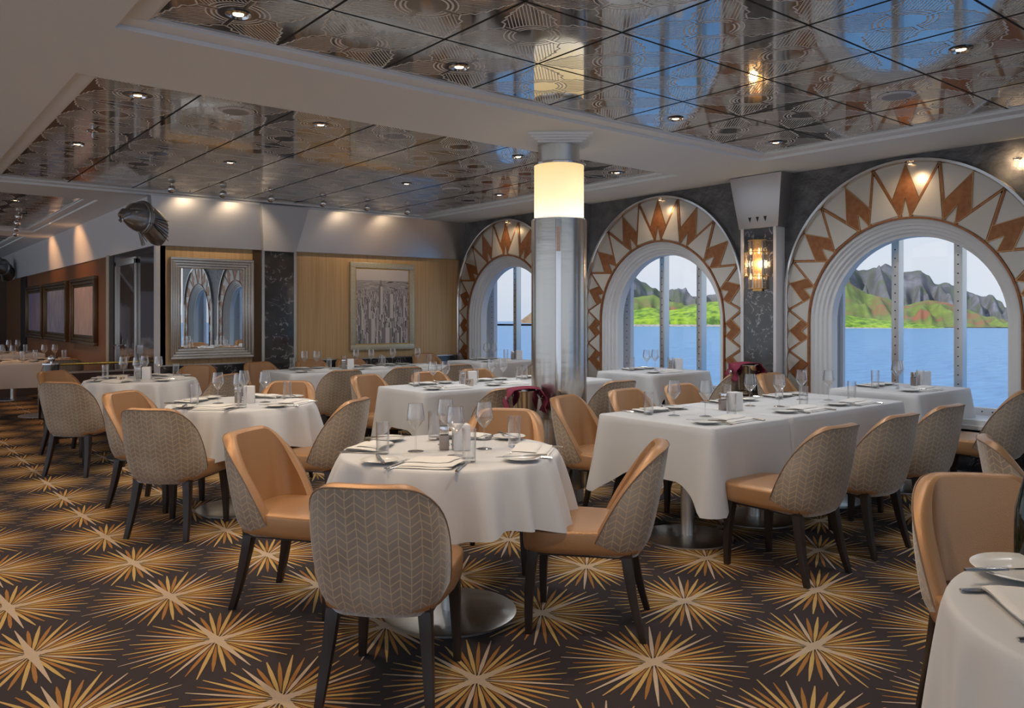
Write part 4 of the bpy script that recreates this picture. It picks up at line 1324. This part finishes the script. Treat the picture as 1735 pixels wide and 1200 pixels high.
def centre(x, y, z, tname, rz=.5):
    r_ = Vector((math.cos(R(-39)), math.sin(R(-39))))
    use('box', card_box, (x+r_.x*.035, y+r_.y*.035, z), R(-39)+.25, 'white square card holder standing mid %s' % tname, 'card holders', 'card holder')
    use('mill', pepper_mill, (x-r_.x*.045, y-r_.y*.045, z), R(-39)+.15, 'small grey shaker with metal cap mid %s' % tname, 'shakers', 'shaker')

RT = [(2.13, 3.09, 'the nearest round table', 11), (2.11, 5.70, 'the middle round table', 23), (2.12, 8.44, 'the farthest round table', 37)]
for x, y, nm, sd in RT:
    use('rtable', round_base, (x, y, 0), 0, 'round pedestal table with steel disc base, ' + nm.replace('the ', '').replace(' round table', ' of the aisle row'), 'round tables', 'table')
    round_cloth(x, y, sd, 'white cloth draped in folds over ' + nm)
    for an, wh in ((222, 'at front aisle place of'), (312, 'at front window place of'), (132, 'at rear aisle place of'), (42, 'at rear window place of')):
        a = R(an); setting(x+.52*math.cos(a), y+.52*math.sin(a), a+PI, TZ+.001, wh, nm, rich=(y < 7))
    centre(x+.02, y, TZ+.001, nm)
# foreground round table
X11, Y11 = 2.12, .33
t11 = 'the foreground round table'
use('rtable', round_base, (X11, Y11, 0), 0, 'round pedestal table cut by the frame in the foreground', 'round tables', 'table')
round_cloth(X11, Y11, 5, 'white cloth over the foreground round table cut by the frame', hem=.36, fold=.45)

# rectangular tables
def rect_set(x0, x1, y0, y1, z, seats_near, seats_far, tname, rich=True):
    NM = {1: [''], 2: [' aisle end', ' window end'], 3: [' aisle end', ' middle', ' window end']}
    for k, x in enumerate(seats_near):
        setting(x, y0, PI/2, z+.001, 'at near side%s of' % NM[len(seats_near)][k], tname, rich=rich)
    for k, x in enumerate(seats_far):
        setting(x, y1, -PI/2, z+.001, 'at far side%s of' % NM[len(seats_far)][k], tname, rich=rich)
T8 = (3.665, 4.425, 2.75, 3.64); T9 = (4.46, 5.95, 2.76, 3.65)
rect_table(*T8, TZ, [4.0], 'square pedestal table before the steel column, aisle end of the long run')
rect_cloth(*T8, TZ, 'white cloth with hanging points over the square table before the column', seed=1, flare=(1, .25, .25, 1))
rect_table(*T9, TZ, [4.73, 5.6], 'long pedestal table toward the windows, joined to the square one')
rect_cloth(*T9, TZ, 'white cloth over the long table joined on toward the windows', seed=2, flare=(.2, 1, 1, .2))
rect_set(*T8, TZ, [4.02], [4.02], 'the square table before the column')
rect_set(*T9, TZ, [4.85, 5.50], [4.85, 5.50], 'the long window-side table')
centre(4.47, 3.22, TZ+.001, 'the long window-side table')
T4 = (3.55, 5.75, 5.52, 6.28)
rect_table(*T4, TZ, [3.95, 5.3], 'rectangular pedestal table behind the steel column')
rect_cloth(*T4, TZ, 'white cloth over the table behind the steel column', seed=3)
rect_set(*T4, TZ, [3.95, 4.6, 5.2], [3.95, 4.6, 5.2], 'the table behind the column', rich=False)
centre(4.28, 5.92, TZ+.001, 'the table behind the column')
T5 = (3.54, 5.75, 8.13, 8.93)
rect_table(*T5, TZ, [3.95, 5.3], 'rectangular pedestal table along the gold wall')
rect_cloth(*T5, TZ, 'white cloth over the table along the gold wall', seed=4)
rect_set(*T5, TZ, [3.95, 4.65, 5.3], [3.95, 4.6, 5.1], 'the gold wall table', rich=False)
centre(4.4, 8.5, TZ+.001, 'the gold wall table')
ZW = .80
for (x0, x1, y0, y1), nm, sd in (((6.05, 6.98, 2.70, 3.40), 'the nearest window table', 6), ((6.02, 6.95, 5.25, 6.0), 'the middle window table', 7), ((5.88, 6.85, 7.85, 8.60), 'the farthest window table', 8)):
    rect_table(x0, x1, y0, y1, ZW, [x0+.45], 'small pedestal table set into the window, ' + nm.replace('the ', ''))
    rect_cloth(x0, x1, y0, y1, ZW, 'white cloth over ' + nm, seed=sd, hem=.22)
    rect_set(x0, x1, y0, y1, ZW, [x0+.42], [x0+.42], nm, rich=False)
    centre(x1-.12, (y0+y1)/2, ZW+.001, nm)
TC = (.3, 2.3, 12.3, 13.1)
rect_table(*TC, TZ, [.8, 1.9], 'rectangular table in the dark corridor by the brown wall')
rect_cloth(*TC, TZ, 'cloth in warm shade over the corridor table', seed=9)
rect_set(*TC, TZ, [1.0, 1.5, 2.0], [1.0, 1.5, 2.0], 'the corridor table', rich=False)
TC = (.3, 2.3, 15.0, 15.8)
rect_table(*TC, TZ, [.8, 1.9], 'rectangular table farther down the dark corridor')
rect_cloth(*TC, TZ, 'cloth in warm shade over the farther corridor table', seed=10)
rect_set(*TC, TZ, [1.2, 1.9], [1.2, 1.9], 'the farther corridor table', rich=False)

# table number cards
def text(name, s, size, m, parent, loc, rot, ext=.0004):
    cu = bpy.data.curves.new(name, 'FONT'); cu.body = s; cu.size = size; cu.extrude = ext; cu.align_x = 'CENTER'; cu.align_y = 'CENTER'
    cu.materials.append(m)
    o = bpy.data.objects.new(name, cu); COL.objects.link(o)
    me = bpy.data.meshes.new_from_object(o); bpy.data.objects.remove(o); me.materials.clear(); me.materials.append(m)
    o = bpy.data.objects.new(name, me); COL.objects.link(o); o.parent = parent; o.location = loc; o.rotation_euler = rot
    return o
def number_card(x, y, z, rz, s, label):
    w = empty('table_number_card', (x, y, z), rz)
    o = MB(); o.add([(-.045, -.004, 0), (.045, -.004, 0), (.045, .008, .062), (-.045, .008, .062), (-.045, .0, 0), (.045, .0, 0), (.045, .012, .062), (-.045, .012, .062), (-.045, .03, 0), (.045, .03, 0)],
                    [(0, 1, 2, 3), (4, 7, 6, 5), (0, 3, 7, 4), (1, 5, 6, 2), (3, 2, 6, 7), (7, 6, 9, 8)])
    o.build('card', mat('beige_card', (.55, .47, .40), .5), w)
    text('digits', s, .045, M_leg, w, (0, .0, .031), (R(79), 0, 0))
    tag(w, label, 'table number')
number_card(1.88, 8.14, TZ+.001, R(-15), '87', 'beige table number card reading 87 on the farthest round table')
number_card(4.18, 5.78, TZ+.001, R(-39), '77', 'small beige table number card on the table behind the column')

# champagne buckets on stands
def bucket():
    w = empty('champagne_bucket')
    o = MB(); o.lathe([(0, .62), (.072, .62), (.078, .63), (.102, .84), (.106, .845), (.106, .85), (.100, .85), (.075, .64), (0, .635)], 40); o.build('bucket', M_steelsm, w, smooth=True, angle=50)
    for s in (1, -1):
        o = MB(); o.lathe([(0, .0), (.016, .004), (.018, .014), (.010, .022), (.004, .03), (.004, .05)], 16, 0, Matrix.Translation((s*.145, 0, .79)) @ Matrix.Rotation(R(-90*s), 4, 'Y')); o.build('knob', M_steelsm, w, smooth=True)
    o = MB(); o.tube([(.105*math.cos(2*PI*i/32), .105*math.sin(2*PI*i/32), .615) for i in range(33)], .006, 8, caps=False)
    for k in range(3):
        a = 2*PI*k/3+.4; o.tube([(.105*math.cos(a), .105*math.sin(a), .615), (.085*math.cos(a), .085*math.sin(a), .35), (.16*math.cos(a), .16*math.sin(a), .0)], .006, 8)
    o.build('stand', M_steelsm, w, smooth=True)
    return w
def bucket_cloth(x, y, rz, label):
    o = MB(); n = 26; vs = []
    W_ = .19
    for i in range(n+1):
        t = i/n*2-1
        for j in range(9):
            v = j/8*2-1
            a = abs(t)
            if a < .45: X_ = t/.45*.108; Z_ = .856 + .012*(1-(a/.45)**2)
            else:
                q = (a-.45)/.55; X_ = math.copysign(.108+.030*math.sin(min(1, q*1.6)*PI/2)+.012*math.sin(q*9+v*2), t); Z_ = .856-.17*q*(1.0 if t > 0 else .9)
            Y_ = v*W_*.62*(1+.25*max(0, a-.45)) 
            lim = math.sqrt(max(.0001, 1-(min(1, abs(Y_)/.112))**2)) if a < .45 else 1
            if a < .45: Z_ -= .0
            vs.append((X_, Y_, Z_ + .004*math.sin(v*6+t*4)))
    fs = []
    for i in range(n):
        for j in range(8): a = i*9+j; fs.append((a, a+9, a+10, a+1))
    o.add(vs, fs)
    c = o.build('service_cloth', M_maroon, smooth=True, solid=.004, loc=(x, y, 0)); c.rotation_euler = (0, 0, rz)
    tag(c, label, 'cloth', 'maroon cloths over the buckets')
for x, y, rz, l1, l2 in ((3.70, 4.42, R(-32), 'steel champagne bucket on a stand beside the steel column', 'maroon cloth draped over the bucket beside the steel column'),
                         (6.30, 4.36, R(-32), 'steel champagne bucket on a stand below the crystal sconce', 'maroon cloth draped over the bucket below the sconce')):
    use('bucket', bucket, (x, y, .0), rz, l1, 'champagne buckets', 'champagne bucket', 1.0 if x < 5 else 1.1)
    bucket_cloth(x, y, rz, l2)
    if x > 5: bpy.context.scene.objects[[o.name for o in COL.objects if o.name.startswith('service_cloth')][-1]].location.z = .085

# foreground table things
f_ = TZ+.001
o = MB(); o.lathe([(0, .004), (.06, .004), (.075, .008), (.118, .022), (.121, .0205), (.123, .0225), (.119, .025), (.076, .0125), (.06, .008), (0, .008)], 56)
pl = o.build('dinner_plate', M_china, smooth=True, angle=70, loc=(2.18, .715, f_)); tag(pl, 'white plate below the dark bottle on the foreground table', 'plate')
use('knife', knife, (2.11, .725, f_+.026), R(-126), 'knife resting across the plate on the foreground table', 'knives on the foreground table', 'knife')
use('napkin', napkin, (1.93, .59, f_), R(41), 'folded white napkin laid on the foreground table', 'napkins on the foreground table', 'napkin', 1.0)
use('knife', knife, (2.03, .70, f_), R(-129), 'knife tucked under the foreground napkin, far side', 'knives on the foreground table', 'knife')
use('fork', dinner_fork, (1.82, .53, f_), R(-125), 'fork tucked under the foreground napkin, near side', 'forks on the foreground table', 'fork')
bt = empty('wine_bottle', (2.325, .75, f_)); tag(bt, 'dark green wine bottle with cream label at the frame edge', 'bottle')
o = MB(); o.lathe([(0, .004), (.030, 0), (.042, .004), (.043, .012), (.043, .10), (.041, .135), (.030, .185), (.019, .225), (.0155, .25), (.0155, .31), (0, .312)], 40); o.build('body', M_bottle, bt, smooth=True)
o = MB(); o.lathe([(.0434, .045), (.0436, .115)], 20, 0, None, R(180), R(285)); o.build('label', M_label, bt, smooth=True)
text('label_text', 'ME', .022, M_ink, bt, (.0445*math.cos(R(222)), .0445*math.sin(R(222)), .082), (R(90), 0, R(222+90)))

# ------------------------------------------------------------------ outside: sea and coast
sea = MB(); sea.box((8, -2500, -10.1), (3000, 3000, -10), 0)
def sea_mat():
    m = mat('sea_water', (.05, .22, .50), .35, spec=.35)
    n, l, f = shader_math(m); b = n['Principled BSDF']
    t = n.new('ShaderNodeTexCoord'); mp = n.new('ShaderNodeMapping'); mp.inputs['Rotation'].default_value = (0, 0, R(39)); mp.inputs['Scale'].default_value = (.12, .5, 1)
    l.new(t.outputs['Object'], mp.inputs[0])
    x = n.new('ShaderNodeTexNoise'); x.inputs['Scale'].default_value = 1.0; x.inputs['Detail'].default_value = 7; x.inputs['Roughness'].default_value = .7; l.new(mp.outputs[0], x.inputs['Vector'])
    r = n.new('ShaderNodeValToRGB'); r.color_ramp.elements[0].position = .3; r.color_ramp.elements[1].position = .72
    r.color_ramp.elements[0].color = (.02, .14, .37, 1); r.color_ramp.elements[1].color = (.11, .34, .62, 1)
    l.new(x.outputs[0], r.inputs[0]); l.new(r.outputs[0], b.inputs['Base Color'])
    return m
# sea ends at a finite distance; pale sky colour beyond stands in for haze
F_ = Vector((math.sin(R(39)), math.cos(R(39)))); Rr = Vector((math.cos(R(39)), -math.sin(R(39))))
def pol(px, d): v = F_*d + Rr*((px-867.5)/1354.0*d); return v.x, v.y
def interp(tab, x):
    if x <= tab[0][0]: return tab[0][1]
    for (a, b_), (c_, d) in zip(tab, tab[1:]):
        if x <= c_: return b_+(d-b_)*(x-a)/(c_-a)
    return tab[-1][1]
sea = MB()
sea.add([(7.6, -1200, -10), (1700, -1200, -10), (1700, 900, -10), (560, 1240, -10), (-300, 2000, -10), (7.6, 2000, -10)], [(0, 1, 2, 3, 4, 5)])
tag(sea.build('sea', sea_mat()), kind='structure')
from mathutils import noise as mn
def terrain_mat(name, c0, c1, c2, scale):
    m = mat(name, c0, .95)
    n, l, f = shader_math(m); b = n['Principled BSDF']
    t = n.new('ShaderNodeTexCoord')
    x = n.new('ShaderNodeTexNoise'); x.inputs['Scale'].default_value = scale; x.inputs['Detail'].default_value = 8; x.inputs['Roughness'].default_value = .65; l.new(t.outputs['Object'], x.inputs['Vector'])
    r = n.new('ShaderNodeValToRGB'); r.color_ramp.elements[0].position = .38; r.color_ramp.elements[1].position = .62
    r.color_ramp.elements[0].color = (*c0, 1); r.color_ramp.elements[1].color = (*c2, 1); e_ = r.color_ramp.elements.new(.5); e_.color = (*c1, 1)
    l.new(x.outputs[0], r.inputs[0]); l.new(r.outputs[0], b.inputs['Base Color'])
    return m
SHORE = [(860, 1186), (905, 1100), (1060, 800), (1230, 790), (1400, 690), (1600, 670), (1760, 660), (1900, 660)]
def layer(name, px0, px1, crest, off0, off1, m, amp, sc, npx=2.0, power=.8, ridge=1.0):
    NX = int((px1-px0)/npx); NY = 22; vs = []; fs = []
    for i in range(NX+1):
        px = px0+(px1-px0)*i/NX
        D0 = interp(SHORE, px)
        cz = (534-interp(crest, px))*(D0+off1)/1354.0 + 1.39
        for j in range(NY+1):
            t = j/NY; d = D0+off0+(off1-off0)*t
            x, y = pol(px, d)
            lat = (px-867.5)/1354.0*(D0+off1)
            g = 1-abs(mn.noise(Vector((lat*sc, t*1.2, 3.1))))*2
            g2 = mn.noise(Vector((lat*sc*3, t*4, 7.7)))
            h = -10 + (cz+10)*(t**power)
            g3 = 1-abs(mn.noise(Vector((lat*sc*2.3+t*.8, t*.7, 9.1))))*2
            h += amp*(g*.55*ridge+g3*.45*ridge+g2*.25-.5)*math.sin(PI*min(1, t*.98))**.6
            if j == NY: h = cz + amp*.12*g2
            if j == 0: h = -10.5
            vs.append((x, y, h))
        x, y = pol(px, D0+off1+30); vs.append((x, y, -12))
    K = NY+2
    for i in range(NX):
        for j in range(NY+1): fs.append((i*K+j, (i+1)*K+j, (i+1)*K+j+1, i*K+j+1))
    o = MB(); o.add(vs, fs)
    return tag(o.build(name, m, smooth=True, angle=180), kind='structure')
m_lime = terrain_mat('lime_shrubland', (.05, .13, .012), (.20, .34, .02), (.34, .50, .03), .10)
m_green = terrain_mat('green_red_slopes', (.20, .27, .05), (.15, .19, .05), (.30, .12, .07), .022)
m_rock = terrain_mat('dark_cliffs', (.10, .13, .07), (.13, .13, .14), (.20, .20, .24), .02)
m_head = terrain_mat('brown_headland', (.22, .13, .09), (.30, .20, .12), (.14, .16, .07), .04)
m_shore = terrain_mat('pebble_shore', (.30, .27, .23), (.50, .46, .40), (.20, .18, .16), .3)
layer('hill', 1000, 1900, [(1000, 530), (1067, 527), (1100, 521), (1130, 527), (1160, 521), (1190, 516), (1230, 509), (1290, 530), (1400, 528), (1421, 530), (1450, 537), (1500, 543), (1560, 549), (1615, 557), (1700, 559), (1900, 559)], 4, 70, m_lime, 3.5, .06, 2.0, .45, .5)
layer('hill', 960, 1900, [(960, 530), (1000, 520), (1067, 506), (1105, 500), (1125, 508), (1160, 517), (1200, 512), (1260, 505), (1340, 480), (1421, 468), (1440, 480), (1470, 497), (1500, 505), (1530, 518), (1570, 508), (1600, 513), (1640, 525), (1680, 540), (1712, 547), (1900, 552)], 70, 200, m_green, 14, .035, 2.5, .9)
layer('hill', 960, 1900, [(960, 500), (1020, 470), (1067, 466), (1085, 477), (1110, 490), (1117, 497), (1140, 491), (1160, 494), (1180, 503), (1200, 499), (1230, 507), (1300, 480), (1400, 440), (1430, 443), (1455, 457), (1475, 455), (1500, 448), (1520, 460), (1560, 457), (1575, 468), (1583, 484), (1600, 483), (1640, 495), (1670, 503), (1690, 514), (1712, 525), (1760, 535), (1900, 540)], 200, 420, m_rock, 42, .028, 2.0, 1.1)
layer('hill', 874, 1000, [(874, 547.5), (880, 545), (892, 536), (903, 527), (930, 515), (960, 505), (1000, 505)], -6, 90, m_head, 5, .05, 1.5, .8)
layer('beach', 1040, 1620, [(1040, 549), (1067, 549.5), (1230, 550), (1250, 553), (1400, 554), (1500, 555.5), (1620, 557)], -3, 6, m_shore, .8, .2, 2.5, .6)
